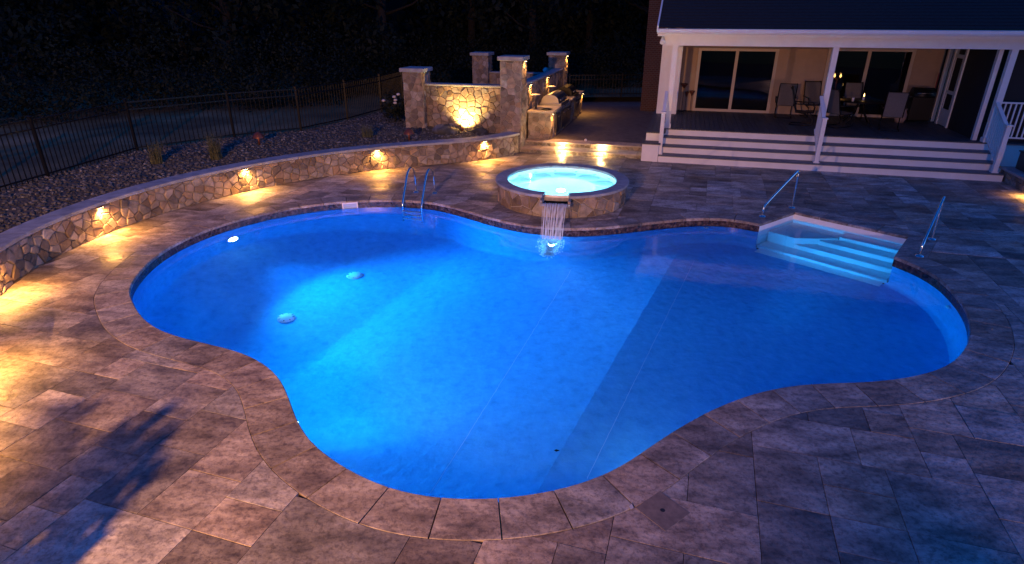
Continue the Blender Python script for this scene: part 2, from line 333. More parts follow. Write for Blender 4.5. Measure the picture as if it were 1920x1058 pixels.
stepP = [tuple(H(u, v, 0)[:2]) for u, v in ((-3.85, .2), (0, .2), (0, 0), (9.5, 0), (9.5, 12), (-3.85, 12))]
pav = []
gap = .003
for (i, j, a, b) in tiles:
    x0, y0, x1, y1 = i * UN + gap, j * UN + gap, (i + a) * UN - gap, (j + b) * UN - gap
    cs = [(x0, y0), (x1, y0), (x1, y1), (x0, y1)]
    P = [(ox + (x) * ct - (y) * st - 4, oy + x * st + y * ct + 4.5) for x, y in cs]
    cx = sum(p[0] for p in P) / 4; cy = sum(p[1] for p in P) / 4
    if cy < -1 or cy > 19.5 or cx > 15 or cx < -9.5: continue
    if inside(wpoly, cx, cy) and all(inside(wpoly, *p) for p in P): continue
    if all(inside(stepP, *p) for p in P): continue
    bx0, bx1 = min(p[0] for p in P), max(p[0] for p in P); by0, by1 = min(p[1] for p in P), max(p[1] for p in P)
    near = [s for s in SEG if max(s[0][0], s[1][0]) > bx0 and min(s[0][0], s[1][0]) < bx1 and max(s[0][1], s[1][1]) > by0 and min(s[0][1], s[1][1]) < by1]
    if not near:
        if bad(cx, cy): continue
        polys = [P]
    else:
        vs = [Vector(p) for p in P]; es = []
        for s in near: k = len(vs); vs += [Vector(s[0]), Vector(s[1])]; es.append((k, k + 1))
        r = delaunay_2d_cdt(vs, es, [(0, 1, 2, 3)], 1, 1e-5)
        V2, F = r[0], r[2]
        F = [f for f in F if not bad(sum(V2[q].x for q in f) / len(f), sum(V2[q].y for q in f) / len(f))]
        if not F: continue
        # boundary loops of the kept triangles
        cnt = {}
        for f in F:
            for q in range(len(f)): cnt[(f[q], f[(q + 1) % len(f)])] = 1
        nxt = {}
        for (p, q) in cnt:
            if (q, p) not in cnt: nxt.setdefault(p, []).append(q)
        polys = []
        while nxt:
            s0 = next(iter(nxt)); lp = [s0]; cur = nxt[s0].pop(); 
            if not nxt[s0]: del nxt[s0]
            while cur != s0 and cur in nxt:
                lp.append(cur); q = nxt[cur].pop()
                if not nxt[cur]: del nxt[cur]
                cur = q
            if len(lp) > 2: polys.append([(V2[q].x, V2[q].y) for q in lp])
    for po in polys:
        ar = abs(area(np.array(po)))
        if ar < .004: continue
        if area(np.array(po)) < 0: po = po[::-1]
        q = [proj((x, y, 0)) for x, y in po]
        qa = abs(area(np.array(q))); mx_, my_ = sum(t[0] for t in q) / len(q), sum(t[1] for t in q) / len(q)
        vis = -60 < mx_ < 1980 and -40 < my_ < 1120
        pav.append((qa if vis else 0, po))
pav.sort(key=lambda t: -t[0])
def paver_geo(mb, po, rr):
    dz = rr.uniform(-.0022, .0022); n = len(po); c = np.mean(po, 0)
    if n > 10: return mb.prism(po, -.034, dz)
    ins = [tuple(np.array(p) + (c - p) / max(.05, np.linalg.norm(c - p)) * .004) for p in po]
    tx, ty = rr.uniform(-.002, .002), rr.uniform(-.002, .002)
    zz = lambda p: dz + tx * (p[0] - c[0]) + ty * (p[1] - c[1])
    return mb.add([(p[0], p[1], -.034) for p in po] + [(p[0], p[1], zz(p) - .0012) for p in po] + [(p[0], p[1], zz(p)) for p in ins],
        [tuple(range(2 * n, 3 * n))] + [(i, (i + 1) % n, n + (i + 1) % n, n + i) for i in range(n)] + [(n + i, n + (i + 1) % n, 2 * n + (i + 1) % n, 2 * n + i) for i in range(n)])
def tone(o, vals): a = o.data.attributes.new('tone', 'FLOAT', 'FACE'); a.data.foreach_set('value', np.array(vals, np.float32))
for k, (qa, po) in enumerate(pav[:300]): build('paver', paver_geo(MB(), po, rp), M['paver'], patio)
rest = MB(); tv = []
for qa, po in pav[300:]:
    n0 = len(rest.f); paver_geo(rest, po, rp); tv += [rp.random()] * (len(rest.f) - n0)
o = build('far_pavers', rest, M['paver'], patio, kind='stuff'); tone(o, tv)

# ------------------------------------------------------------------ swimming pool
pool = thing('swimming_pool', 'freeform swimming pool glowing blue with travertine coping in the middle of the patio', 'pool', (0, 8, 0))
WZ = -.17; SHZ = -1.2
# coping stones
def chop(P, n_, step):
    d = np.r_[0, np.cumsum(np.linalg.norm(np.diff(P, axis=0), axis=1))]; k = max(1, int(round(d[-1] / step))); cuts = [d[-1] * i / k for i in range(k + 1)]
    return d, cuts
def interp(P, d, s): return np.array([np.interp(s, d, P[:, i]) for i in range(2)])
nC = len(CURVE)
sections = [(list(range(0, nC)), .52)]
i1 = nC - 1; e1 = i1 + len(resample(BAY[:2], .15)) - 1; e2 = e1 + len(resample(BAY[1:3], .15)) - 1
sections += [(list(range(i1, e1 + 1)), .6), (list(range(e1, e2 + 1)), .56), (list(range(e2, len(RING))) + [0], .6)]
for idx, step in sections:
    Pi, Po = RING[idx], OUT[idx]; d, cuts = chop(Pi, 0, step)
    for a, b in zip(cuts[:-1], cuts[1:]):
        g_ = .006; k = 4; mb = MB(); top = rp.uniform(-.001, .002) + .002; rows = []
        for q in range(k + 1):
            s = a + g_ + (b - a - 2 * g_) * q / k; pi, po = interp(Pi, d, s), interp(Po, d, s); nn = (po - pi) / max(1e-4, np.linalg.norm(po - pi))
            pi2 = pi - nn * .02; po2 = po - nn * .005
            rows.append([(*pi2, -.05), (*pi2, top - .012), (*(pi2 + nn * .01), top), (*(po2 - nn * .004), top), (*po2, top - .005), (*po2, -.034)])
        vs = [v for r_ in rows for v in r_]; fs = []
        for q in range(k):
            for c in range(6): fs.append((q * 6 + c, q * 6 + (c + 1) % 6, (q + 1) * 6 + (c + 1) % 6, (q + 1) * 6 + c))
        fs += [tuple(range(6)), tuple(k * 6 + c for c in reversed(range(6)))]
        build('coping_stone', mb.add(vs, fs), M['coping'], pool)
# tile band
n = len(CURVE); mb = MB(); bi = offset(RING, -.012)[:n]
for z in (-.05, -.215): mb.v += [(*p, z) for p in bi]
mb.f = [(i, i + 1, n + i + 1, n + i) for i in range(n - 1)]; mb.sm = [True] * (n - 1)
build('tile_band', mb, M['band'], pool)
# floor heightfield
B0 = np.array([3.42, 11.63]); nd = np.array([-.901, .434])
inn = offset(RING, -.12)[:n]; FL = np.array([tuple(p) for p in inn])
def smoothstep(a, b, x): t = min(1, max(0, (x - a) / (b - a))); return t * t * (3 - 2 * t)
def depth(x, y):
    s = (x - B0[0]) * nd[0] + (y - B0[1]) * nd[1]
    if s <= 0: return SHZ
    dw = float(np.min(np.hypot(CURVE[:, 0] - x, CURVE[:, 1] - y)))
    if s < 3.4: f = .66 * s / 3.4
    elif s < 4.7: f = .66 + .34 * (s - 3.4) / 1.3
    elif s < 6.7: f = 1
    else: f = 1 - .8 * min(1, (s - 6.7) / 2.0)
    lim = .72 + .28 * min(1, max(0, dw - .12) / 1.6)
    return SHZ - 1.12 * f * lim
flo = [tuple(p) for p in FL]
dl = np.array([.434, .901])
sside = lambda x, y: (x - B0[0]) * nd[0] + (y - B0[1]) * nd[1]
ex = [(x, y) for x in np.arange(-6.6, 7.6, .13) for y in np.arange(4, 14, .13) if inside(flo, x, y) and abs(sside(x, y)) > .05]
crease = [tuple(B0 + dl * t) for t in np.arange(-9, 2, .13) if inside(flo, *(B0 + dl * t))]
for nm, kp in (('shallow_floor', lambda x, y: inside(flo, x, y) and sside(x, y) < 0), ('deep_floor', lambda x, y: inside(flo, x, y) and sside(x, y) >= 0)):
    fm = cdt_fill([flo], kp, depth, ex + crease); fm.sm = [True] * len(fm.f); build(nm, fm, M['liner'], pool)
# walls: vertical ring along outline (bay opens above the steps)
mb = MB(); C3 = CURVE; n = len(C3)
prof = [(0, -.045), (0, SHZ + .12), (.05, SHZ + .03), (.12, SHZ)]
inn = offset(RING, -.12)[:n]
ZB = [depth(*inn[i]) for i in range(n)]
for k, (dd, z) in enumerate(prof):
    mb.v += [tuple(C3[i] * (1 - dd / .12) + inn[i] * (dd / .12)) + ((z if k == 0 else z - SHZ + ZB[i]),) for i in range(n)]
for k in range(3):
    for i in range(n - 1): mb.f.append((k * n + i, k * n + i + 1, (k + 1) * n + i + 1, (k + 1) * n + i)); mb.sm.append(True)
build('pool_wall', mb, M['liner'], pool)
# liner seams, visible as thin pale welds across the floor
seam = MB()
def seam_line(p, q):
    P = resample(np.array([p, q]), .15); t = (np.array(q) - p) / math.dist(p, q); nn = np.array([-t[1], t[0]]) * .004
    b = len(seam.v)
    for a in P: seam.v += [(*(a + nn), depth(*a) + .004), (*(a - nn), depth(*a) + .004)]
    for i in range(len(P) - 1): seam.f.append((b + 2 * i, b + 2 * i + 1, b + 2 * i + 3, b + 2 * i + 2)); seam.sm.append(False)
seam_line((3.7, 11.3), (.85, 5.3)); seam_line((1.2, 11.2), (-1.0, 5.0))
build('liner_seam', seam, mat('pale_seam', (.42, .66, .92), .5), pool)
# drains
for x, y in ((-4.17, 9.86), (-3.32, 11.63)):
    dz = depth(x, y); o = build('drain', MB().lathe((x, y, dz), [(.17, 0), (.165, .03), (.12, .06), (.05, .075), (.001, .078)], 20), M['shell'], pool)
    g_ = MB()
    for k in range(8): a = k * math.pi / 4; g_.box((x + .13 * math.cos(a), y + .13 * math.sin(a), dz + .058), (.05, .012, .006), a)
    build('drain_slot', g_, M['dark'], o)
def wall_frame(x, y):
    i = int(np.argmin(np.hypot(CURVE[:, 0] - x, CURVE[:, 1] - y))); t = CURVE[min(i + 1, n - 1)] - CURVE[max(i - 1, 0)]; t /= np.linalg.norm(t)
    no = -np.array([-t[1], t[0]]) * SGN; return CURVE[i], t, no
# skimmer mouth, return jets
p, t, no = wall_frame(-3.87, 13.68); c = p + no * .03; mb = MB(); a = math.atan2(t[1], t[0])
for dx, dz, sx, sz in ((0, .06, .36, .03), (0, -.09, .36, .03), (-.165, -.015, .03, .12), (.165, -.015, .03, .12)): mb.box((c[0] + t[0] * dx, c[1] + t[1] * dx, -.10 + dz), (sx, .05, sz), a)
sk = build('skimmer', mb, M['white'], pool); build('skimmer_door', MB().box((c[0] - no[0] * .012, c[1] - no[1] * .012, -.115), (.30, .012, .115), a), mat('skimmer_flap', (.35, .45, .62), .5), sk)
for x, y, z in ((4.25, 12.4, -.30), (7.0, 8.55, -.42)):
    p, t, no = wall_frame(x, y); c = p + no * .01; q = c + no * .05
    build('return_jet', MB().tube([(*c, z), (*(c + no * .03), z), (*q, z)], [.055, .05, .025], 14), M['shell'], pool)
# pool lights, plus two added fills for the steps and the splash
def pool_or_fill_light(x, y, z, aim, e, sz=125, col=(.002, .33, 1)):
    p, t, no = wall_frame(x, y); c = p + no * .005
    f = build('pool_or_fill_light', MB().tube([(*c, z), (*(c + no * .05), z)], [.14, .13], 20), M['shell'], pool)
    build('lens', MB().tube([(*(c + no * .052), z), (*(c + no * .075), z), (*(c + no * .08), z)], [.105, .09, .02], 20), M['lens'], f)
    plight(f, 'SPOT', (*(c + no * .12), z), e, col, size=.06, aim=aim, angle=sz, blend=.9)
pool_or_fill_light(-5.98, 12.02, -.78, (1.2, 8.4, -1.15), 1450, 92)
pool_or_fill_light(-2.6, 5.78, -.66, (-1.6, 12.8, -.7), 85, 170, (.02, .48, 1))
pool_or_fill_light(1.7, 5.1, -.5, (6.45, 11.3, -.42), 900, 22, (.03, .40, 1))  # added narrow fill on the entry steps, no known fixture here
pool_or_fill_light(.86, 11.95, -.62, (.80, 11.1, -.2), 200, 90, (.12, .55, 1))  # added lamp under the spillway to brighten the bubble plume
# entry steps in the bay
es_ = build('entry_steps', MB().quad((5.23, 11.94, SHZ), (6.93, 10.16, SHZ), (6.93, 10.16, -1.06), (5.23, 11.94, -1.06)), M['shell'], pool)
build('toe', MB().add([(5.27, 11.93, SHZ + .05), (6.93, 10.2, SHZ + .05), (6.74, 10.02, SHZ + .006), (5.08, 11.75, SHZ + .006)], [(0, 1, 2, 3)]), M['shell'], es_)
fl, fr_, bl, br_ = np.array([5.20, 11.97]), np.array([6.93, 10.13]), BAY[1], BAY[2]
tops = [-1.02, -.76, -.5, -.26]; cuts = [0, .27, .5, .73, 1.0]
def bay_pt(a, w_): p = fl + (bl - fl) * a; q_ = fr_ + (br_ - fr_) * a; return p + (q_ - p) * w_
lefts = [0, .24, .38, .50]
build('ledge', MB().prism([tuple(bay_pt(a, w_)) for a, w_ in ((.27, .004), (.27, .235), (.50, .37), (.73, .49), (.995, .49), (.995, .004))], -1.2, -.40), M['shell'], es_)
for k in range(4):
    a0, a1 = cuts[k], cuts[k + 1]; q = [bay_pt(a0, lefts[k]), bay_pt(a0, 1), bay_pt(a1, 1), bay_pt(a1, lefts[k])]
    c_ = sum(q) / 4; q = [p + (c_ - p) * .004 for p in q]
    z0 = -1.2; zt = tops[k]
    rim = 0.03; fwd = (fl - bl) / np.linalg.norm(fl - bl)
    mb = MB().prism([tuple(p) for p in q][::-1] if area(np.array(q)) < 0 else [tuple(p) for p in q], z0, zt)
    e0, e1_ = q[0], q[1]; dirx = (e1_ - e0); L_ = np.linalg.norm(dirx); dirx /= L_; nrm = np.array([-dirx[1], dirx[0]]);
    mb.tube([(*(e0 + dirx * .05), zt - .01), (*(e1_ - dirx * .05), zt - .01)], .028, 8)
    build('tread', mb, M['shell'], es_)
mb = MB()
BR = resample(BAY[:2], .15), resample(BAY[1:3], .15), resample(BAY[2:], .15)
for seg in BR:
    q = seg; b = len(mb.v); mb.v += [(*p, -.045) for p in q] + [(*p, SHZ) for p in q]; m_ = len(q)
    for i in range(m_ - 1): mb.f.append((b + i, b + i + 1, b + m_ + i + 1, b + m_ + i)); mb.sm.append(False)
build('step_surround', mb, M['shell'], es_)
# water
wo = offset(RING, .01); wl = [tuple(p) for p in wo]
wm = cdt_fill([wl], lambda x, y: inside(wl, x, y), WZ); 
o = build('pool_water', wm, M['water'], kind='structure')
if o.data.polygons[0].normal.z < 0: o.data.flip_normals()
# fallen leaves: on the pool floor and on the deck
lf = MB().add([(0, 0, .004), (.03, .02, .01), (.075, .0, .006), (.03, -.02, .003)], [(0, 1, 2, 3)])
for k, (x, y, z, lab) in enumerate([(.5, 5.75, SHZ, 'small dark leaf lying on the pool floor near the coping'), (1.05, 4.02, .004, 'tiny pale leaf on the coping by the round lid'), (-2.2, 3.2, .004, 'small dry leaf on the warm lit pavers'), (-3.2, 2.9, .004, 'tiny curled leaf on pavers at the shadow edge')]):
    o = build('fallen_leaf', lf, M['bark'] if k != 1 else M['flower'], local=True); o.location = (x, y, z + .003); o.rotation_euler = (0, 0, k * 1.3); tag(o, lab, 'leaf', 'fallen leaves')
# skimmer lid in the paving
sl = thing('skimmer_lid', 'dark square deck lid with a small finger hole set beside the near coping', 'deck lid', (1.33, 4.02, 0), R(38))
build('lid', MB().box((0, 0, -.01), (.34, .34, .03), bev=.004), mat('lid_stone', (.19, .15, .125), .6, var=.3, scale=12), sl, local=True)
build('finger_hole', MB().lathe((.0, 0, .0055), [(.022, 0), (.001, .001)], 16), M['dark'], sl, local=True)

# ------------------------------------------------------------------ stone veneer
def vor_cells(W, Hh, s, rr, gapw=.012, asp=1.25):
    nx = max(1, round(W / (s * asp))); ny = max(1, round(Hh / (s / asp * 1.1))); dx, dy = W / nx, Hh / ny
    S = {}
    for i in range(-1, nx + 1):
        for j in range(-1, ny + 1): S[i, j] = ((i + .5 + rr.uniform(-.42, .42)) * dx, (j + .5 + (.25 if i % 2 else -.2) + rr.uniform(-.34, .34)) * dy)
    for i in range(-1, nx + 1):
        for j in range(-1, ny + 1):
            c = S[i, j]; poly = [(gapw / 2, gapw / 2), (W - gapw / 2, gapw / 2), (W - gapw / 2, Hh - gapw / 2), (gapw / 2, Hh - gapw / 2)]
            for a in range(-2, 3):
                for b in range(-2, 3):
                    o = S.get((i + a, j + b))
                    if o is None or (a == 0 and b == 0): continue
                    ex_, ey = o[0] - c[0], o[1] - c[1]; L_ = math.hypot(ex_, ey) or 1e-6; ex_ /= L_; ey /= L_; lim = L_ / 2 - gapw / 2
                    new = []
                    for q in range(len(poly)):
                        p, r = poly[q], poly[(q + 1) % len(poly)]; dp = (p[0] - c[0]) * ex_ + (p[1] - c[1]) * ey - lim; dr = (r[0] - c[0]) * ex_ + (r[1] - c[1]) * ey - lim
                        if dp <= 0: new.append(p)
                        if dp * dr < 0: t = dp / (dp - dr); new.append((p[0] + (r[0] - p[0]) * t, p[1] + (r[1] - p[1]) * t))
                    poly = new
                    if len(poly) < 3: break
                if len(poly) < 3: break
            if len(poly) >= 3 and abs(area(np.array(poly))) > .0012: yield poly
def veneer(parent, fmap, W, Hh, s=.2, depth_=.028, rr=rp, name='stone', gapw=.012, material=None):
    for poly in vor_cells(W, Hh, s, rr, gapw):
        n_ = len(poly); c = np.mean(poly, 0); d = depth_ * rr.uniform(.55, 1.35); tx, ty = rr.uniform(-.05, .05), rr.uniform(-.06, .06)
        ins = [tuple(np.array(p) + (c - p) / max(.02, np.linalg.norm(c - p)) * min(.016, .35 * np.linalg.norm(c - p))) for p in poly]
        dd = lambda p: d + tx * (p[0] - c[0]) + ty * (p[1] - c[1])
        vs = [fmap(*p, -.01) for p in poly] + [fmap(*p, dd(p) * .6) for p in poly] + [fmap(*p, dd(p)) for p in ins]
        mb = MB().add(vs, [tuple(range(2 * n_, 3 * n_))] + [(i, (i + 1) % n_, n_ + (i + 1) % n_, n_ + i) for i in range(n_)] + [(n_ + i, n_ + (i + 1) % n_, 2 * n_ + (i + 1) % n_, 2 * n_ + i) for i in range(n_)])
        build(name, mb, material or M['stone'], parent)
def plane_map(p0, p1, z0):            # face from p0 to p1 (left to right seen from outside)
    p0 = np.array(p0[:2]); p1 = np.array(p1[:2]); t = (p1 - p0) / np.linalg.norm(p1 - p0); nn = np.array([t[1], -t[0]])
    return lambda x, y, d: (p0[0] + t[0] * x + nn[0] * d, p0[1] + t[1] * x + nn[1] * d, z0 + y)

# ------------------------------------------------------------------ curved retaining wall
WH = .58
wall = thing('retaining_wall', 'low curved fieldstone wall with bluestone cap and downlights round the left side of the pool deck', 'wall', (-6, 14, 0))
def path_offset(P, d):
    T = np.gradient(P, axis=0); T /= np.linalg.norm(T, axis=1)[:, None]; return P + np.stack([T[:, 1], -T[:, 0]], 1) * d   # + = right-hand side (towards the pool)
WALLin = path_offset(WALLB, -.32)
mb = MB(); n_ = len(WALLB)
mb.v = [(*p, -.03) for p in WALLB] + [(*p, WH) for p in WALLB] + [(*p, WH) for p in WALLin] + [(*p, -.03) for p in WALLin]
mb.f = [(k * n_ + i, k * n_ + i + 1, (k + 1) * n_ + i + 1, (k + 1) * n_ + i) for k in range(3) for i in range(n_ - 1)]; mb.sm = [False] * len(mb.f)
build('core', mb, M['mortar'], wall)
WD = np.r_[0, np.cumsum(np.linalg.norm(np.diff(WALLB, axis=0), axis=1))]
WT = np.gradient(WALLB, axis=0); WT /= np.linalg.norm(WT, axis=1)[:, None]
def wmap(x, y, d):
    p = interp(WALLB, WD, x); t = interp(WT, WD, x); return (p[0] + t[1] * d, p[1] - t[0] * d, y)
Sst = 8.0                                     # metres of wall outside the picture before the stones start being single objects
veneer(wall, lambda x, y, d: wmap(x + Sst, y, d), WD[-1] - Sst - .02, WH, .18, .036, gapw=.016)
far = MB()
for poly in vor_cells(Sst - .02, WH, .24, rp):
    k = len(poly); far.add([wmap(*p, -.01) for p in poly] + [wmap(*p, .02) for p in poly], [tuple(range(k, 2 * k))] + [(i, (i + 1) % k, k + (i + 1) % k, k + i) for i in range(k)])
build('end_stones', far, M['stone'], wall, kind='stuff')
k = int(WD[-1] / .95)
for i in range(k):
    a, b = WD[-1] * i / k + .003, WD[-1] * (i + 1) / k - .003; rows = []
    for q in range(5):
        s = a + (b - a) * q / 4; f = interp(WALLB, WD, s); t = interp(WT, WD, s); nn = np.array([t[1], -t[0]]); e0 = f + nn * (.055 + rp.uniform(-.004, .004)); e1 = f - nn * .38
        rows.append([(*e0, WH + .001), (*e0, WH + .055), (*(e0 - nn * .012), WH + .065), (*(e1 + nn * .012), WH + .065), (*e1, WH + .055), (*e1, WH + .001)])
    mb = MB().add([v for r_ in rows for v in r_], [(q * 6 + c, q * 6 + (c + 1) % 6, (q + 1) * 6 + (c + 1) % 6, (q + 1) * 6 + c) for q in range(4) for c in range(6)] + [tuple(range(6)), tuple(24 + c for c in reversed(range(6)))])
    build('cap_stone', mb, M['cap'], wall)
def hardscape_light(parent, p, nn, z, e, w_=.16, rad=.03):   # slim downlight hung under a cap: plate, glowing underside, lamp
    a = math.atan2(nn[1], nn[0]) + math.pi / 2; c = np.array(p[:2]) + np.array(nn[:2]) * .045
    f = build('downlight', MB().box((*c, z), (w_, .06, .018), a), M['rust'], parent)
    build('lens', MB().box((*c, z - .0125), (w_ * .8, .035, .006), a), M['warmlens'], f)
    plight(f, 'SPOT', (*(c + np.array(nn[:2]) * .012), z - .03), e, WARM, size=rad, aim=(*(c + np.array(nn[:2]) * .10), z - .6), angle=166, blend=1)
for x, y in ((-5.65, 4.35), (-6.5, 6.15), (-7.95, 8.3), (-8.23, 11.35), (-6.6, 14.5), (-3.79, 16.81), (-.77, 18.12)):
    i = int(np.argmin(np.hypot(WALLB[:, 0] - x, WALLB[:, 1] - y))); t = WT[i]; nn = np.array([t[1], -t[0]])
    hardscape_light(wall, WALLB[i] + nn * .02, nn, WH - .012, 70 if y < 7 else 100)

# ------------------------------------------------------------------ pillars and feature walls
def pillar(label, u1, v0, ztop, z0=0., w_=.65, faces=('front', 'right'), lights=()):
    u0 = u1 - w_; v1 = v0 + w_
    t = thing('stone_pillar', label, 'pillar', H((u0 + u1) / 2, (v0 + v1) / 2, z0), HANG, 'square fieldstone pillars with bluestone caps')
    build('core', MB().hbox(u0, u1, v0, v1, z0 - .1, ztop), M['mortar'], t)
    F = {'front': ((u0, v0), (u1, v0)), 'right': ((u1, v0), (u1, v1)), 'back': ((u1, v1), (u0, v1)), 'left': ((u0, v1), (u0, v0))}
    for k in ('front', 'right', 'back', 'left'):
        a, b = F[k]; fm_ = plane_map(H(*a, 0), H(*b, 0), z0 + .005)
        if k in faces: veneer(t, fm_, w_, ztop - z0 - .01, .2, .022)
        else:
            mb = MB()
            for poly in vor_cells(w_, ztop - z0 - .01, .2, rp):
                q = len(poly); mb.add([fm_(*p, -.01) for p in poly] + [fm_(*p, .02) for p in poly], [tuple(range(q, 2 * q))] + [(i, (i + 1) % q, q + (i + 1) % q, q + i) for i in range(q)])
            build('hidden_stones', mb, M['stone'], t, kind='stuff')
    build('cap', MB().hbox(u0 - .08, u1 + .08, v0 - .08, v1 + .08, ztop + .001, ztop + .12, .012), M['cap'], t)
    for k, e in lights:
        a, b = F[k]; p = (np.array(H(*a, 0)) + np.array(H(*b, 0))) / 2; nn = {'front': -V, 'right': U, 'left': -U}[k]; hardscape_light(t, p + nn * .02, nn, ztop - .02, e)
    return t
pillar('tall stone pillar between the glowing feature wall and the kitchen with a downlight on its right face', -3.80, .19, 2.74, faces=('front', 'right'), lights=(('right', 26),))
pillar('stone pillar at the far left end of the glowing feature wall', -7.05, .19, 2.34, .3, faces=('front', 'right'))
pillar('rear stone pillar behind the grill end of the kitchen with a downlight near its cap', -3.80, 7.1, 2.5, .3, faces=('front', 'right'), lights=(('right', 26),))
pillar('unlit bluish pillar partly hidden behind the tall middle pillar', -7.05, 7.0, 2.45, .3, faces=('front', 'right'))
def feature_wall(label, u0, u1, v0, v1, z0, z1, front, s=.2, depth_=.028):
    t = thing('stone_wall', label, 'wall', H((u0 + u1) / 2, (v0 + v1) / 2, z0), HANG)
    build('core', MB().hbox(u0, u1, v0, v1, z0 - .2, z1), M['mortar'], t)
    a, b = {'front': ((u0, v0), (u1, v0)), 'right': ((u1, v0), (u1, v1))}[front]
    veneer(t, plane_map(H(*a, 0), H(*b, 0), z0), math.dist(a, b), z1 - z0 - .005, s, depth_)
    if front == 'front': build('cap', MB().hbox(u0, u1, v0 - .06, v1 + .06, z1 + .001, z1 + .06, .01), M['cap'], t)
    else: build('cap', MB().hbox(u0 - .06, u1 + .05, v0, v1, z1 + .001, z1 + .06, .01), M['cap'], t)
    return t
fw = feature_wall('fieldstone feature wall lit by a bright yellow uplight at its foot', -7.047, -4.453, .42, .70, .35, 1.93, 'front', .19, .04)
kw = feature_wall('stone backsplash wall behind the outdoor kitchen with two downlights under its cap', -4.15, -3.86, .845, 7.095, .3, 1.96, 'right', .26)
bw = feature_wall('plain stone wall closing the back between the two rear pillars', -7.047, -4.453, 7.25, 7.5, .3, 1.75, 'front', .28)
for v_ in (1.55, 4.1):
    hardscape_light(kw, np.array(H(-3.85, v_, 0)), U, 1.94, 34, .2)
    build('wall_ledge', MB().lathe(H(-3.66, v_, 1.60), [(.001, 0), (.15, 0), (.16, .012), (.15, .03), (.001, .03)], 20), M['cap'], kw)
# uplight
ul = thing('landscape_uplight', 'small landscape spotlight in the gravel aimed up the feature wall', 'spotlight', H(-5.68, .02, .55), HANG)
build('stake', MB().tube([(0, 0, -.02), (0, 0, .09)], .012, 8), M['rust'], ul, local=True)
up = build('lamp_head', MB().tube([(0, -.05, .08), (0, .03, .14)], [.035, .05], 14), M['rust'], ul, local=True)
plight(ul, 'SPOT', H(-5.68, .10, .70), 300, (1, .60, .17), size=.03, aim=H(-5.66, .6, 1.35), angle=125, blend=.9)

# ------------------------------------------------------------------ outdoor kitchen
kt = thing('outdoor_kitchen', 'stone outdoor kitchen counter with pale top and grill running back from the pillar', 'kitchen island', H(-3.3, 3.9, .3), HANG)
K0, K1, KV0, KV1, KT = -3.795, -2.98, .95, 6.95, 1.13
build('core', MB().hbox(K0 + .03, K1 - .03, KV0 + .03, KV1, .3, KT), M['mortar'], kt)
veneer(kt, plane_map(H(K0 + .03, KV0 + .03, 0), H(K1 - .03, KV0 + .03, 0), .3), K1 - K0 - .06, KT - .31, .17, .025)
veneer(kt, plane_map(H(K1 - .03, KV0 + .03, 0), H(K1 - .03, KV1, 0), .3), KV1 - KV0 - .03, KT - .31, .24, .02)
for a, b in ((KV0 - .04, 2.3), (4.3, 5.0), (6.2, KV1 + .05)): build('countertop', MB().hbox(K0, K1 + .05, a, b, KT + .002, KT + .055, .01), mat('tan_counter', (.42, .36, .28), .35, var=.25, scale=14), kt)
for a, b in ((1.6, 2.2), (2.5, 3.3), (3.35, 4.15), (5.1, 6.0)): 
    d_ = build('cabinet_door', MB().hbox(K1 + .0, K1 + .03, a, b, .42, 1.0, .004), mat('dark_steel_door', (.08, .08, .09), .35, .8), kt)
    build('handle', MB().tube([H(K1 + .07, a + .1, .93), H(K1 + .07, b - .1, .93)], .011, 8), M['steel'], d_)
hardscape_light(kt, np.array(H(K1 - .01, KV0 + .1, 0)), U, 1.11, 24, .14, .02); hardscape_light(kt, np.array(H(K1 - .01, KV1 - .05, 0)), U, 1.09, 24, .14, .02)
def grill(label, u, v, wv, mat1, open_=False):
    t = thing('grill', label, 'grill', H(u, v, KT), HANG, 'grills set into the stone kitchen')
    build('fire_box', MB().hbox(u - .33, u + .42, v - wv / 2, v + wv / 2, KT - .2, KT + .10, .01), mat1, t)
    n2 = 9; pts = []
    for k in range(n2): a = math.pi * k / (n2 - 1); pts.append((.02 - .31 * math.cos(a) + .0, .10 + .28 * math.sin(a) ** .8))
    mb = MB(); vs = [H(u + x, v - wv / 2 + .02, KT + z) for x, z in pts] + [H(u + x, v + wv / 2 - .02, KT + z) for x, z in pts]
    mb.add(vs, [(i, i + 1, n2 + i + 1, n2 + i) for i in range(n2 - 1)] + [tuple(reversed(range(n2))), tuple(range(n2, 2 * n2))])
    hd = build('hood', mb, mat1, t); build('handle', MB().tube([H(u + .37, v - wv / 2 + .1, KT + .2), H(u + .37, v + wv / 2 - .1, KT + .2)], .014, 8), M['steel'], hd)
    for k in range(4): build('knob', MB().tube([H(u + .42, v - .3 + .2 * k, KT + .02), H(u + .46, v - .3 + .2 * k, KT + .02)], .025, 10), M['dark'], t)
grill('brushed steel grill with domed hood in the middle of the outdoor kitchen', -3.42, 3.3, 1.5, M['steel'])
grill('black grill with rounded lid near the far end of the outdoor kitchen', -3.42, 5.6, 1.05, M['black'])
o = thing('bottle', 'small dark bottle on the counter beneath the nearer wall light', 'bottle', H(-3.62, 1.42, KT + .055))
build('glass', MB().lathe((0, 0, 0), [(.001, 0), (.038, .005), (.038, .16), (.014, .21), (.014, .27), (.001, .27)], 12), M['dark'], o, local=True)
o = thing('serving_plate', 'shallow dark platter on the near end of the kitchen counter', 'plate', H(-3.25, 1.35, KT + .056)); build('rim', MB().lathe((0, 0, 0), [(.001, .004), (.14, .004), (.20, .03), (.205, .03), (.15, 0), (.001, 0)], 20), M['black'], o, local=True)
o = thing('wall_finial', 'small round light coloured ball on top of the back wall by the rear pillar', 'ornament', H(-4.62, 7.37, 1.81)); build('ball', MB().lathe((0, 0, 0), [(.001, 0), (.08, .01), (.13, .07), (.13, .12), (.08, .19), (.001, .21)], 14), M['white'], o, local=True)

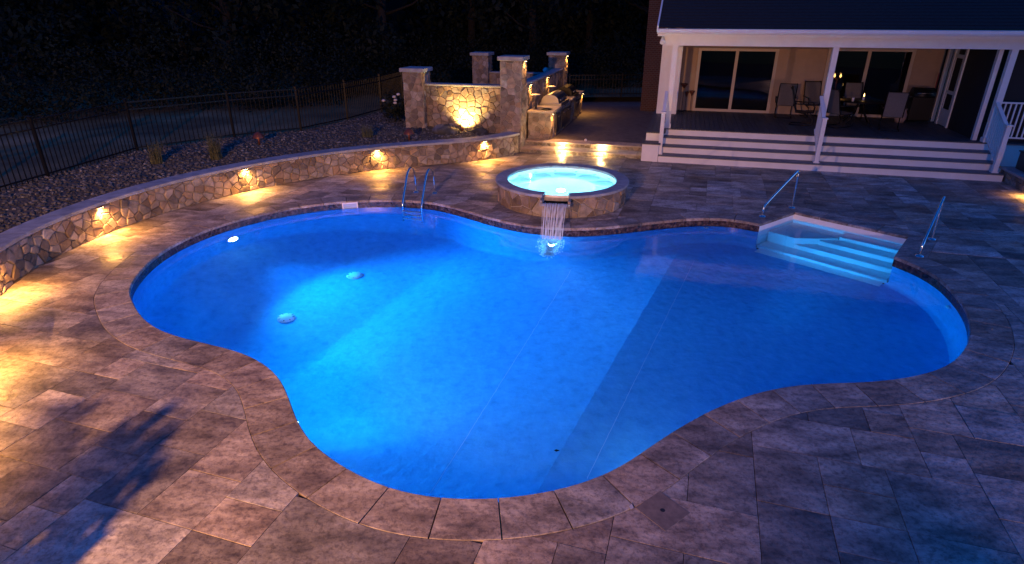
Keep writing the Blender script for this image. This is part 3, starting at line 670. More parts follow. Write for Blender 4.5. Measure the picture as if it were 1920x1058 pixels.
# ------------------------------------------------------------------ stone steps to the upper patio
up_ = thing('upper_patio', None, None, kind='structure')
build('patio_surface', MB().hbox(-3.78, 0, 1.1, 14.5, .2, .299), M['upper'], up_)
build('side_surface', MB().hbox(-8.5, -3.78, 1.3, 14.5, .2, .2955), M['upper'], up_)
build('house_side', MB().hbox(0, 14, 5.5, 14.5, .2, .28), M['upper'], up_)
stp = thing('stone_steps', 'two wide stone steps with four small lights up to the dark upper patio', 'steps', H(-1.9, .5, 0), HANG)
for lv, (v0, v1, z) in enumerate(((.2, .70, .15), (.66, 1.12, .30))):
    build('riser', MB().hbox(-3.79, -.004, v0 + .03, v1, z - .15 - .02 * (lv == 0), z - .05), M['mortar'], stp)
    veneer(stp, plane_map(H(-3.79, v0 + .03, 0), H(-.004, v0 + .03, 0), z - .148), 3.78, .096, .11, .012, gapw=.008)
    x = -3.79; 
    while x < -.1:
        w_ = min(rp.choice((.6, .75, .9)), -.004 - x); build('tread_stone', MB().hbox(x + .002, x + w_ - .002, v0 - .02, v1 + (.02 if lv else -.01), z - .049, z + .0, .006), M['step_stone'], stp); x += w_
for u, v, z in ((-2.54, .66, .235), (-1.26, .66, .235), (-2.44, .2, .085), (-1.25, .2, .085)):
    c = np.array(H(u, v - .0, z)); f = build('step_light', MB().hbox(u - .05, u + .05, v - .015, v + .02, z - .012, z + .012), M['steel'], stp); build('lens', MB().hbox(u - .04, u + .04, v - .022, v - .016, z - .009, z + .006), M['warmlens'], f)
    plight(f, 'POINT', H(u, v - .10, z + .0), 14, (1, .62, .22), size=.025)
o = thing('round_marker', 'tiny pale round ball at the top edge of the stone steps', 'ball', H(-1.86, .98, .30)); build('ball', MB().lathe((0, 0, 0), [(.001, 0), (.035, .012), (.045, .045), (.03, .08), (.001, .09)], 12), M['white'], o, local=True)

# ------------------------------------------------------------------ spa
spa = thing('spa', 'raised round stone spa full of bright turquoise water spilling into the pool', 'hot tub', (*SPA, 0))
notch = math.atan2(11.9 - SPA[1], .86 - SPA[0]); nw = .27 / 1.4
mb = MB().lathe((*SPA, 0), [(SR - .08, -.03), (SR - .08, SZ - .055)], 72); build('core', mb, M['mortar'], spa)
Rv = SR - .08
def smap(x, y, d): a = notch + .18 + x / Rv; return (SPA[0] + (Rv + d) * math.cos(a), SPA[1] + (Rv + d) * math.sin(a), y)
veneer(spa, smap, Rv * (2 * math.pi - .36), SZ - .06, .235, .03, gapw=.022)
na = 22; a0 = notch + nw; tot = 2 * math.pi - 2 * nw
for k in range(na):
    aa, ab = a0 + tot * k / na + .002, a0 + tot * (k + 1) / na - .002; rows = []
    for q in range(4):
        a = aa + (ab - aa) * q / 3; cc, ss = math.cos(a), math.sin(a); P_ = lambda r, z: (SPA[0] + r * cc, SPA[1] + r * ss, z)
        rows.append([P_(SR, SZ - .054), P_(SR, SZ - .01), P_(SR - .01, SZ), P_(SI + .01, SZ), P_(SI, SZ - .01), P_(SI, SZ - .054)])
    build('coping_stone', MB().add([v for r_ in rows for v in r_], [(q * 6 + c, (q + 1) * 6 + c, (q + 1) * 6 + (c + 1) % 6, q * 6 + (c + 1) % 6) for q in range(3) for c in range(6)] + [tuple(reversed(range(6))), tuple(18 + c for c in range(6))]), M['cap'], spa)
# shell with bench seat, open at the notch rim
prof = [(SI + .02, SZ - .055), (SI + .015, SZ - .35), (SI - .02, SZ - .42), (SI - .45, SZ - .47), (SI - .50, SZ - .5), (SI - .52, SZ - .92), (.1, SZ - .97), (.001, SZ - .97)]
build('shell', MB().lathe((*SPA, 0), prof, 64), M['shell'], spa)
for k in range(5):
    a = notch + math.pi + (k - 2) * .62; c = SPA + np.array([math.cos(a), math.sin(a)]) * (SI - .2)
    build('seat', MB().lathe((*c, SZ - .445), [(.30, -.02), (.26, .03), (.12, .05), (.001, .045)], 20), M['shell'], spa)
for k in range(10):
    a = notch + math.pi + (k - 4.5) * .42; c = SPA + np.array([math.cos(a), math.sin(a)]) * (SI + .01); q = SPA + np.array([math.cos(a), math.sin(a)]) * (SI - .03)
    build('jet', MB().tube([(*c, SZ - .28), (*q, SZ - .28)], [.035, .03], 12), M['steel'], spa)
SWZ = SZ - .085
mb = MB(); cp = circ(SPA, SI + .016, 64, SWZ); mb.add(cp, [tuple(range(64))]); build('water', mb, M['spawater'], spa)
sd = np.array([math.cos(notch), math.sin(notch)]); sx_ = np.array([-sd[1], sd[0]])
q = SPA + sd * (SI - .06); f = build('spa_light', MB().tube([(*(q + sd * .08), SZ - .26), (*(q + sd * .05), SZ - .26)], [.09, .085], 16), M['shell'], spa); build('lens', MB().tube([(*(q + sd * .049), SZ - .26), (*(q + sd * .03), SZ - .26)], [.07, .05], 16), M['lens'], f)
plight(f, 'POINT', (*(q - sd * .10), SZ - .30), 60, (.22, .80, 1), size=.06)
plight(f, 'POINT', (*(SPA + sd * .2), SZ - .62), 34, (.22, .80, 1), size=.10)
# spillway: flat stone tray sloping out through the notch
a1 = SPA + sd * (SI - .02); a2 = SPA + sd * (SR + .16); hw = .27
def tray(w0, d0, d1, z0, z1):
    p = SPA + sd * d0; q = SPA + sd * d1; return [(*(p - sx_ * w0), z0), (*(p + sx_ * w0), z0), (*(q + sx_ * w0), z0), (*(q - sx_ * w0), z0), (*(p - sx_ * w0), z1), (*(p + sx_ * w0), z1), (*(q + sx_ * w0), z1), (*(q - sx_ * w0), z1)]
bf = [(0, 1, 2, 3), (4, 7, 6, 5), (0, 4, 5, 1), (1, 5, 6, 2), (2, 6, 7, 3), (3, 7, 4, 0)]
sp = build('spillway', MB().add(tray(hw + .05, SI - .0, SR + .20, SZ - .17, SZ - .115), bf), M['cap'], spa)
for s in (-1, 1): build('spillway_lip', MB().add([tuple(np.array(v) + np.array([*(sx_ * s * (hw + .025)), 0])) for v in tray(.025, SI, SR + .17, SZ - .113, SZ - .055)], bf), M['coping'], sp)
wt = [(*(SPA + sd * (SI - .02) + sx_ * hw * s), SWZ + .001) for s in (-1, 1)] + [(*(SPA + sd * (SR + .205) + sx_ * hw * s), SZ - .105) for s in (1, -1)]
build('spill_water', MB().quad(*wt), M['spawater'], spa)
# falling water: thin separate streams, not a sheet
wf = thing('waterfall', 'thin sheet of water falling from the spa lip into the pool with a white splash', 'waterfall', (*(SPA + sd * (SR + .22)), WZ))
for k in range(26):
    s = (k / 25 - .5) * 2 * (hw - .03) + rp.uniform(-.01, .01); pts = []; r0 = rp.uniform(.004, .008)
    reach = .62 + rp.uniform(-.03, .03)
    for q in range(8): t = q / 7; pts.append((*(SPA + sd * (SR + .20 + reach * t) + sx_ * s * (1 - .12 * t)), SZ - .10 - (SZ - .10 - WZ) * t * t))
    build('stream', MB().tube(pts, [r0 * (1 + .5 * math.sin(q * 2.3 + k)) for q in range(8)], 5), M['fall'], wf)
fall_c = SPA + sd * (SR + .80)
mb = MB(); icos = [(0, 0, 1), (.89, 0, .45), (.28, .85, .45), (-.72, .53, .45), (-.72, -.53, .45), (.28, -.85, .45), (.72, .53, -.45), (-.28, .85, -.45), (-.89, 0, -.45), (-.28, -.85, -.45), (.72, -.53, -.45), (0, 0, -1)]
icf = [(0, 1, 2), (0, 2, 3), (0, 3, 4), (0, 4, 5), (0, 5, 1), (1, 6, 2), (2, 7, 3), (3, 8, 4), (4, 9, 5), (5, 10, 1), (2, 6, 7), (3, 7, 8), (4, 8, 9), (5, 9, 10), (1, 10, 6), (6, 11, 7), (7, 11, 8), (8, 11, 9), (9, 11, 10), (10, 11, 6)]
for k in range(2300):
    t = rp.random() ** 1.1; s = rp.gauss(0, .13) * (1 - .55 * t); s = max(-.27, min(.27, s)); r = rp.uniform(.006, .016)
    c = (*(fall_c + sd * (t * .70 + rp.gauss(0, .04)) + sx_ * s), WZ - .02 - t * .20 - rp.random() * .07)
    mb.add([(c[0] + r * x, c[1] + r * y, c[2] + r * z) for x, y, z in icos], icf)
build('bubble_plume', mb, M['bubble'], wf, kind='stuff')

# ------------------------------------------------------------------ ladder and handrails
ld = thing('pool_ladder', 'chrome pool ladder with two arched rails going into the deep end', 'ladder', (-2.15, 14.4, 0))
for (ax, ay), (bx, by) in (((-2.37, 14.45), (-2.56, 13.55)), ((-1.90, 14.36), (-2.10, 13.42))):
    pa, pb = np.array([ax, ay]), np.array([bx, by]); d_ = pb - pa
    pts = [(*pa, 0), (*pa, .36), (*(pa + d_ * .03), .50), (*(pa + d_ * .12), .60), (*(pa + d_ * .26), .655), (*(pa + d_ * .40), .64), (*(pa + d_ * .52), .57), (*(pa + d_ * .62), .46), (*(pa + d_ * .95), .02), (*(pb), -.10), (*pb, -.30), (*pb, -1.0)]
    r_ = build('rail', MB().tube([tuple(p) for p in resample(catmull(pts, 5), .06)], .024, 12), M['chrome'], ld)
    build('escutcheon', MB().lathe((*pa, 0), [(.07, .001), (.06, .018), (.028, .024)], 18), M['chrome'], r_)
for z in (-.28, -.55, -.82):
    a, b = np.array([-2.56, 13.55]), np.array([-2.10, 13.42]); build('tread', MB().box((*((a + b) / 2), z), (.46, .09, .03), math.atan2(*(b - a)[::-1])), M['shell'], ld)
def handrail(label, p, q, zt=.86):
    p, q = np.array(p), np.array(q); d_ = q - p; t = thing('handrail', label, 'handrail', (*p, 0), 0, 'chrome handrails beside the pool entry steps')
    pts = [(*p, 0), (*p, .12), (*(p + d_ * .01), .2), (*(p + d_ * .07), .27), (*(p + d_ * .5), .56), (*(p + d_ * .93), zt - .03), (*(p + d_ * .99), zt - .02), (*(q + d_ * .015), zt - .06), (*q, zt - .16), (*q, 0)]
    build('rail', MB().tube([tuple(x) for x in resample(catmull(pts, 5), .05)], .024, 12), M['chrome'], t)
    for c in (p, q): build('escutcheon', MB().lathe((*c, 0), [(.075, .001), (.065, .02), (.028, .026)], 18), M['chrome'], t)
handrail('slanting chrome handrail at the left end of the entry steps', (5.44, 12.5), (6.36, 13.15))
handrail('slanting chrome handrail at the right end of the entry steps', (7.40, 10.15), (8.2, 11.05))

# ------------------------------------------------------------------ house
hs = thing('house', 'white porch of a dark roofed house with grey deck steps and sliding doors', 'house', H(4.6, 5, 0), HANG)
DZ, DV = .80, 1.15
P = lambda name, mb, m_, par=None, **k: build(name, mb, m_, par or hs, **k)
# deck structure, boards, stairs
P('deck_skirt', MB().hbox(.55, 14, DV + .02, 5.6, 0, DZ - .04), M['white'])
u = .04
while u < 9.4:
    v0 = .35 if u < .5 else DV - .03; P('deck_board', MB().hbox(u, u + .137, v0, 5.3, DZ - .03, DZ, .003), M['deckb']); u += .143
P('deck_landing', MB().hbox(9.4, 13.8, DV - .03, 5.3, DZ - .03, DZ - .002), M['deckb'])
P('deck_end', MB().hbox(.05, .55, .4, 5.25, .2, DZ - .035), M['white'])
P('end_box', MB().hbox(-.02, .46, -.02, .42, -.03, .50), M['white']); P('end_box_cap', MB().hbox(-.05, .50, -.05, .45, .501, .54, .004), M['deckb'])
for k in range(4):
    v0 = k * .383; z1 = .2 * (k + 1)
    P('riser', MB().hbox(.47 if k < 2 else .5, 9.25, v0, v0 + .02, z1 - .2 - (.03 if k == 0 else 0), z1 - .031), M['white'])
    if k < 3: P('tread', MB().hbox(.47, 9.28, v0 - .03, v0 + .38, z1 - .03, z1, .005), M['tread'])
P('stringer', MB().hbox(9.25, 9.29, 0, DV, -.03, .19).hbox(9.25, 9.29, .39, DV, .19, .39).hbox(9.25, 9.29, .77, DV, .39, .59), M['white'])
# posts, beam, fascia, gutter
for u in (.62, 4.93, 9.16, 13.4): P('porch_post', MB().hbox(u - .075, u + .075, DV + .03, DV + .18, DZ, 3.18), M['white'], label=None) if False else P('porch_post', MB().hbox(u - .075, u + .075, DV + .03, DV + .18, DZ, 3.18).hbox(u - .1, u + .1, DV + .005, DV + .205, DZ, DZ + .12), M['white'])
P('beam', MB().hbox(.25, 14, DV, DV + .25, 3.18, 3.44), M['white'])
P('porch_ceiling', MB().hbox(.2, 14, DV + .25, 5.3, 3.2, 3.24), M['white'])
P('fascia', MB().hbox(.10, 14.2, DV - .32, DV - .29, 3.44, 3.62), M['white'])
P('soffit', MB().hbox(.10, 14.2, DV - .29, DV, 3.44, 3.47), M['white'])
gu = MB(); pr = [(0, 0), (-.09, 0), (-.12, .05), (-.11, .12), (-.125, .13), (-.10, .14), (0, .14)]
gu.add([H(.08, DV - .322 + a, 3.50 + b) for a, b in pr] + [H(14.2, DV - .322 + a, 3.50 + b) for a, b in pr], [(i, i + 1, 7 + i + 1, 7 + i) for i in range(6)] + [tuple(reversed(range(7))), tuple(range(7, 14))]); P('gutter', gu, M['white'])
P('rake_board', MB().add([H(.06, DV - .36, 3.56), H(.06, DV - .36, 3.72), H(.06, 9, 8.1), H(.06, 9, 7.9), H(.10, DV - .36, 3.56), H(.10, DV - .36, 3.72), H(.10, 9, 8.1), H(.10, 9, 7.9)], [(0, 1, 2, 3), (7, 6, 5, 4), (0, 4, 5, 1), (1, 5, 6, 2), (2, 6, 7, 3), (3, 7, 4, 0)]), M['white'])
P('flood_light', MB().tube([H(.24, DV - .1, 3.42), H(.24, DV - .14, 3.34), H(.24, DV - .26, 3.27)], [.03, .05, .07], 12), M['white'])
# roof in shingle courses
rf = MB(); sl_ = (8.0 - 3.66) / (9 - (DV - .36)); v = DV - .36; k = 0
while v < 9:
    z = 3.665 + (v - DV + .36) * sl_; v2 = v + .15; z2 = z + .15 * sl_
    rf.add([H(.11, v, z + .016), H(14.2, v, z + .016), H(14.2, v2, z2 + .004), H(.11, v2, z2 + .004), H(.11, v, z), H(14.2, v, z)], [(0, 1, 2, 3), (4, 5, 1, 0)]); v = v2
P('roof', rf, M['shingle'])
# walls
P('house_wall', MB().hbox(.12, 14, 8.6, 8.7, .28, 3.6).hbox(.12, .2, 5.42, 8.6, .28, 3.6), M['siding'])
P('corner_board', MB().hbox(.12, .80, 4.2, 5.3, DZ, 3.2), M['white'])
def clap(mb, u0, u1, z0, z1, v=5.3):
    z = z0
    while z < z1 - .01:
        h = min(.115, z1 - z); mb.add([H(u0, v - .022, z), H(u1, v - .022, z), H(u1, v - .004, z + h), H(u0, v - .004, z + h), H(u0, v + .02, z), H(u1, v + .02, z)], [(0, 1, 2, 3), (4, 5, 1, 0)]); z += h
mb = MB()
for u0, u1, z0, z1 in ((.8, 1.32, DZ, 3.2), (3.98, 5.5, DZ, 3.2), (8.14, 8.95, DZ, 3.2), (1.32, 3.98, 2.95, 3.2), (5.5, 8.14, 2.98, 3.2)): clap(mb, u0, u1, z0, z1)
P('siding', mb, M['siding'], kind='stuff')
P('wall_backing', MB().hbox(.8, 1.35, 5.31, 5.4, DZ, 3.2).hbox(3.95, 5.55, 5.31, 5.4, DZ, 3.2).hbox(8.1, 8.95, 5.31, 5.4, DZ, 3.2).hbox(1.35, 3.95, 5.31, 5.4, 2.93, 3.2).hbox(5.55, 8.1, 5.31, 5.4, 2.96, 3.2), M['siding'])
def slider(u0, u1, z1, um):
    f = P('sliding_door', MB().hbox(u0 - .10, u0, 5.255, 5.305, DZ, z1 + .09).hbox(u1, u1 + .10, 5.255, 5.305, DZ, z1 + .09).hbox(u0, u1, 5.255, 5.305, z1, z1 + .09).hbox(u0, u1, 5.25, 5.32, DZ + .001, DZ + .09), M['frame'])
    build('door_stile', MB().hbox(um - .05, um + .05, 5.265, 5.31, DZ + .09, z1), M['frame'], f)
    for a, b, q in ((u0, um - .05, 5.30), (um + .05, u1, 5.285)): build('pane', MB().hbox(a, b, q, q + .006, DZ + .09, z1), M['pane'], f)
slider(1.44, 3.88, 2.85, 2.64); slider(5.62, 8.02, 2.9, 6.78)
P('living_room', MB().add([H(.9, 5.41, DZ), H(8.9, 5.41, DZ), H(8.9, 8.5, DZ), H(.9, 8.5, DZ), H(.9, 5.41, 3.3), H(8.9, 5.41, 3.3), H(8.9, 8.5, 3.3), H(.9, 8.5, 3.3)], [(0, 1, 2, 3), (4, 7, 6, 5), (3, 2, 6, 7), (0, 3, 7, 4), (1, 5, 6, 2)]), M['interior'])
# screened wing along the right side
WU = 8.97
for v0, v1 in ((4.85, 4.97), (4.35, 4.47), (3.5, 3.62), (1.46, 1.6)): P('screen_post', MB().hbox(WU - .05, WU + .05, v0, v1, DZ, 3.2), M['white'])
P('screen', MB().hbox(WU - .005, WU + .005, 1.6, 3.5, DZ, 3.2), M['screen']); P('screen', MB().hbox(WU - .005, WU + .005, 4.97, 5.28, DZ, 3.2), M['screen'])
sdoor = P('screen_door', MB().hbox(WU - .03, WU + .02, 3.63, 3.72, DZ + .02, 2.9).hbox(WU - .03, WU + .02, 4.25, 4.34, DZ + .02, 2.9).hbox(WU - .03, WU + .02, 3.72, 4.25, DZ + .02, DZ + .5).hbox(WU - .03, WU + .02, 3.72, 4.25, 1.75, 1.85).hbox(WU - .03, WU + .02, 3.72, 4.25, 2.8, 2.9), M['white'])
build('pane', MB().hbox(WU - .008, WU - .002, 3.72, 4.25, DZ + .5, 1.75), M['screen'], sdoor); build('pane', MB().hbox(WU - .008, WU - .002, 3.72, 4.25, 1.85, 2.8), M['screen'], sdoor)
P('side_room_wall', MB().hbox(9.3, 14, 5.2, 5.3, DZ, 3.2), M['interior'])
P('porch_screen', MB().hbox(9.3, 13.3, DV + .5, DV + .51, DZ, 3.18), M['screen'])
# railings
def stair_rail(u, name='railing'):
    nt_ = P(name, MB().hbox(u - .055, u + .055, .12, .23, .2, 1.40).hbox(u - .075, u + .075, .10, .25, 1.40, 1.43).hbox(u - .08, u + .08, .095, .255, .2, .23), M['white'])
    pa, pb = np.array(H(u, .2, 1.36)), np.array(H(u, DV + .04, 1.88))
    def slant(dz, hh, ww):
        a = [H(u + i * ww, .22, 1.32 + dz + k * hh) for i in (-1, 1) for k in (0, 1)]; b = [H(u + i * ww, DV + .04, 1.84 + dz + k * hh) for i in (-1, 1) for k in (0, 1)]
        return MB().add(a + b, [(0, 1, 3, 2), (4, 6, 7, 5), (0, 4, 5, 1), (2, 3, 7, 6), (1, 5, 7, 3), (0, 2, 6, 4)])
    build('top_rail', slant(0, .05, .045), M['white'], nt_); build('bottom_rail', slant(-.92, .045, .022), M['white'], nt_)
    for k in range(8):
        v = .30 + k * .108; z = 1.32 + (v - .22) * .559
        build('baluster', MB().hbox(u - .016, u + .016, v - .016, v + .016, z - .88, z), M['white'], nt_)
for u in (.50, 4.80, 9.12): stair_rail(u)
pr_ = P('deck_railing', MB().hbox(9.24, 13.3, DV + .06, DV + .14, 1.83, 1.87), M['white']); build('bottom_rail', MB().hbox(9.24, 13.3, DV + .08, DV + .12, .92, .96), M['white'], pr_)
for k in range(33): u = 9.36 + k * .12; build('baluster', MB().hbox(u - .016, u + .016, DV + .084, DV + .116, .96, 1.83), M['white'], pr_)
# chimney
ch = P('chimney', MB().hbox(-.72, .10, 8.3, 9.6, .28, 9.0), M['brick'])

# lamps inside, seen through the glass
il = thing('table_lamp', 'pair of small lit candle bulbs glowing inside behind the second sliding door', 'lamp', H(6.27, 6.8, DZ), HANG)
build('stand', MB().tube([(0, 0, 0), (0, 0, .02), (0, 0, 1.08)], [.14, .02, .015], 12), M['rust'], il, local=True)
build('arm', MB().tube([(-.1, 0, 1.13), (0, 0, 1.05), (.1, 0, 1.13)], .01, 8), M['rust'], il, local=True)
for s in (-.1, .1): build('bulb', MB().lathe((s, 0, 1.13), [(.001, 0), (.035, .03), (.035, .07), (.012, .13), (.001, .15)], 12), M['flame'], il, local=True)
plight(il, 'POINT', H(6.27, 6.6, 2.1), 2, WARM, size=.06)

# ------------------------------------------------------------------ porch furniture
def chair(label, u, v, face, dark=False):
    t = thing('patio_chair', label, 'chair', H(u, v, DZ), HANG + face, 'sling patio chairs on the porch')
    # faces -y in its own frame
    sl = mat_sling if not dark else M['dark']
    def strip(pts, w_, th=.012): 
        vs = [(s * w_, y, z) for (y, z) in pts for s in (-1, 1)] + [(s * w_, y + th * .7, z - th) for (y, z) in pts for s in (-1, 1)]; m_ = len(pts)
        fs = [(2 * i, 2 * i + 1, 2 * i + 3, 2 * i + 2) for i in range(m_ - 1)] + [(2 * m_ + 2 * i, 2 * m_ + 2 * i + 2, 2 * m_ + 2 * i + 3, 2 * m_ + 2 * i + 1) for i in range(m_ - 1)]
        return MB().add(vs, fs, True)
    build('seat', strip([(-.27, .43), (-.1, .40), (.1, .385), (.22, .40)], .25), sl, t, local=True)
    build('backrest', strip([(.22, .41), (.27, .55), (.34, .8), (.42, 1.05), (.46, 1.12)], .25), sl, t, local=True)
    for s in (-1, 1):
        build('frame_rail', MB().tube([(s * .265, -.3, .42), (s * .265, 0, .385), (s * .265, .22, .40), (s * .265, .28, .56), (s * .265, .42, 1.05), (s * .25, .47, 1.14)], .016, 8), M['black'], t, local=True)
        build('armrest', MB().tube([(s * .28, -.28, .42), (s * .30, -.30, .58), (s * .31, -.22, .65), (s * .31, .05, .655), (s * .29, .31, .66)], .018, 8), M['black'], t, local=True)
        build('leg', MB().tube([(s * .24, .1, .39), (s * .24, -.2, .33), (s * .25, -.3, .2), (s * .25, -.28, .04), (s * .25, -.1, .016), (s * .25, .36, .016)], .017, 8), M['black'], t, local=True)
    build('cross_bar', MB().tube([(-.265, .42, 1.12), (.265, .42, 1.12)], .014, 8).tube([(-.25, .34, .016), (.25, .34, .016)], .014, 8), M['black'], t, local=True)
mat_sling = M['sling']
chair('sling chair with its tall back near the wall between the two sliding doors', 4.35, 4.55, R(175))
chair('dark sling chair seen from its side just left of the middle porch post', 4.72, 3.0, R(80), True)
chair('sling chair half hidden behind the middle porch post', 5.3, 4.75, R(10))
chair('sling chair at the left end of the porch table', 5.75, 2.9, R(120))
chair('sling chair with its pale back turned to the steps in front of the table', 7.15, 2.75, R(168))
chair('sling chair on the house side of the porch table', 6.5, 4.75, R(0))
tb = thing('patio_table', 'dark round patio table on the porch in front of the second sliding door', 'table', H(6.45, 3.6, DZ), HANG)
build('table_top', MB().lathe((0, 0, .70), [(.001, 0), (.68, 0), (.70, .012), (.68, .025), (.001, .025)], 32), M['black'], tb, local=True)
for k in range(4): a = k * math.pi / 2 + .7; build('leg', MB().tube([(.1 * math.cos(a), .1 * math.sin(a), .7), (.2 * math.cos(a), .2 * math.sin(a), .35), (.5 * math.cos(a), .5 * math.sin(a), .02)], .02, 8), M['black'], tb, local=True)
o = thing('cup', 'small white cup standing on the porch table', 'cup', H(6.12, 3.3, DZ + .726)); build('body', MB().lathe((0, 0, 0), [(.001, 0), (.03, 0), (.042, .11), (.038, .11), (.028, .01), (.001, .01)], 14), M['white'], o, local=True)
o = thing('candle', 'lit candle flame in a glass on the porch table', 'candle', H(6.52, 3.75, DZ + .726)); build('wax', MB().lathe((0, 0, 0), [(.001, 0), (.035, 0), (.035, .10), (.001, .10)], 14), M['white'], o, local=True)
build('flame', MB().lathe((0, 0, .105), [(.001, 0), (.016, .02), (.012, .06), (.001, .11)], 10), M['flame'], o, local=True)
o = thing('cart_grill', 'black barbecue on a cart against the wall near the porch corner', 'barbecue', H(8.45, 4.75, DZ), HANG)
build('cabinet', MB().box((0, 0, .42), (.62, .5, .72), bev=.01), M['black'], o, local=True); build('lid', MB().tube([(-.31, 0, .82), (.31, 0, .82)], .24, 16), M['black'], o, local=True); build('side_shelf', MB().box((-.45, 0, .78), (.26, .4, .03), bev=.005), M['dark'], o, local=True)
build('handle', MB().tube([(-.22, -.26, .9), (.22, -.26, .9)], .012, 8), M['steel'], o, local=True)
for s in (-.25, .25): build('wheel', MB().tube([(s - .02, .2, .06), (s + .02, .2, .06)], .06, 14), M['dark'], o, local=True)
o = thing('broom', 'broom with a red handle leaning on the corner of the wall', 'broom', H(8.84, 4.95, DZ)); build('handle', MB().tube([(0, 0, .1), (.03, .06, 1.5)], .014, 8), M['red'], o, local=True); build('bristles', MB().box((0, 0, .06), (.10, .26, .12)), M['dark'], o, local=True)
o = thing('garden_jar', 'pale lidded jar standing on the porch floor right of the table', 'jar', H(7.85, 4.3, DZ)); build('body', MB().lathe((0, 0, 0), [(.001, 0), (.12, 0), (.17, .12), (.18, .26), (.13, .38), (.15, .42)], 20), M['pinkjar'], o, local=True)
build('lid', MB().lathe((0, 0, .42), [(.16, 0), (.15, .02), (.04, .05), (.03, .09), (.001, .10)], 20), M['pinkjar'], o, local=True)
# garden torches / bowls on stakes by the first door
for lab, u, v, h, r in (('tallest dark funnel bowl on a thin stand at the left of the first sliding door', .98, 4.95, .92, .13), ('low middle funnel bowl on a thin stand by the first sliding door', 1.10, 5.15, .62, .07), ('right hand wide funnel bowl on a thin stand by the first sliding door', 1.27, 5.0, .68, .10)):
    t = thing('bowl_stand', lab, 'bowl stand', H(u, v, DZ), 0, 'funnel bowls on stands by the door')
    build('pole', MB().tube([(0, 0, 0), (0, 0, h)], .008, 8), M['black'], t, local=True); build('base', MB().lathe((0, 0, 0), [(.09, 0), (.09, .01), (.01, .02)], 16), M['black'], t, local=True)
    build('bowl', MB().lathe((0, 0, h - .14), [(.012, 0), (r * .3, .05), (r, .17), (r * .97, .18), (r * .2, .08)], 18), M['rust'], t, local=True)
# low planter ledge right of the stairs with its light
rl = thing('planter_ledge', 'low stone ledge with warm light under its cap right of the house steps', 'ledge', H(9.6, -.6, 0), HANG)
pA, pB = np.array(H(9.33, -.02, 0)), np.array(H(9.33, -2.6, 0))
build('core', MB().hbox(9.36, 10.6, -3.2, .35, -.03, .28), M['mortar'], rl)
veneer(rl, plane_map(H(9.36, .35, 0), H(9.36, -3.2, 0), 0), 3.55, .275, .16, .02)
build('cap', MB().hbox(9.29, 10.62, -3.25, .38, .281, .34, .008), M['cap'], rl)
hardscape_light(rl, np.array(H(9.345, -1.55, 0)), -U, .27, 26, .16)
o = thing('planter_box', 'dark empty planter box on the ledge right of the house steps', 'planter', H(9.95, -.2, .341), HANG)
build('box', MB().box((0, 0, .22), (.8, .7, .44), bev=.02), M['dark'], o, local=True); build('rim', MB().box((0, 0, .45), (.86, .76, .03), bev=.008), M['dark'], o, local=True)
build('soil', MB().box((0, 0, .468), (.7, .6, .006)), M['gravelb'], o, local=True)

# unseen umbrella and potted shrubs, added to cast shadows on the near left deck
um = thing('added_umbrella', 'open umbrella added out of view at the near left corner to shade the deck edge', 'umbrella', (-6.55, 1.0, 0))
build('pole', MB().tube([(0, 0, 0), (0, 0, 2.55)], .022, 10), M['steel'], um, local=True)
build('canopy', MB().lathe((0, 0, 2.2), [(.84, 0), (.82, .02), (.45, .2), (.001, .38)], 8, False), M['sling'], um, local=True)
build('base', MB().lathe((0, 0, 0), [(.26, .001), (.26, .05), (.05, .09), (.03, .3)], 20), M['dark'], um, local=True)
def added_pot_plant(x, y, h, lab):  # shrub out of view, added as a shadow caster
    t = thing('added_shrub', lab, 'potted plant', (x, y, 0), 0, 'unseen potted shrubs added to shadow the near edge of the deck')
    build('pot', MB().lathe((0, 0, 0), [(.001, .01), (.14, .01), (.2, .34), (.22, .36), (.17, .36), (.16, .3), (.001, .3)], 20), M['pinkjar'], t, local=True)
    mb = MB(); leaf_cloud(mb, (0, 0, h * .68), (.40, .40, h * .36), 700, .08, np.random.default_rng(int(h * 100))); build('foliage', mb, M['leaf'], t, local=True)

# ------------------------------------------------------------------ gravel bed
bed = [tuple(p) for p in path_offset(WALLB, -.30)] + [H(-3.85, .5, 0)[:2], H(-3.85, 1.2, 0)[:2], H(-8, 1.2, 0)[:2], (-5.02, 23.82), (-5.76, 21.53), (-6.75, 19.52), (-8.38, 18.34), (-10.21, 16.4), (-10.6, 14), (-10.86, 12.42), (-11.2, 9), (-11.3, -1)]
def bed_h(x, y): dw = float(np.min(np.hypot(WALLB[:, 0] - x, WALLB[:, 1] - y))); return .50 + .10 * smoothstep(.2, 2.5, dw) + .02 * math.sin(x * 3.1) * math.sin(y * 2.7)
gb = cdt_fill([bed], lambda x, y: inside(bed, x, y), bed_h, [(x, y) for x in np.arange(-11.2, 1, .4) for y in np.arange(-1, 24, .4) if inside(bed, x, y)])
build('gravel_bed', gb, M['gravelb'], kind='structure')
ic = np.array(icos); icn = np.array(icf); vsA, fsA, tn = [], [], []; cntr = 0
pb = np.array(bed); rr_ = np.random.default_rng(3)
while cntr < 14000:
    x, y = rr_.uniform(-11.2, .2), rr_.uniform(3.5, 24)
    if not inside(bed, x, y): continue
    s = rr_.uniform(.018, .048); q = ic * (s * rr_.uniform(.7, 1.3), s * rr_.uniform(.7, 1.2), s * rr_.uniform(.45, .8)); a = rr_.uniform(0, 6.28); q = q + rr_.normal(0, s * .08, q.shape)
    q = np.stack([q[:, 0] * math.cos(a) - q[:, 1] * math.sin(a), q[:, 0] * math.sin(a) + q[:, 1] * math.cos(a), q[:, 2]], 1) + (x, y, bed_h(x, y) + s * .3)
    vsA.append(q); fsA.append(icn + cntr * 12); tn += [rr_.random()] * 20; cntr += 1
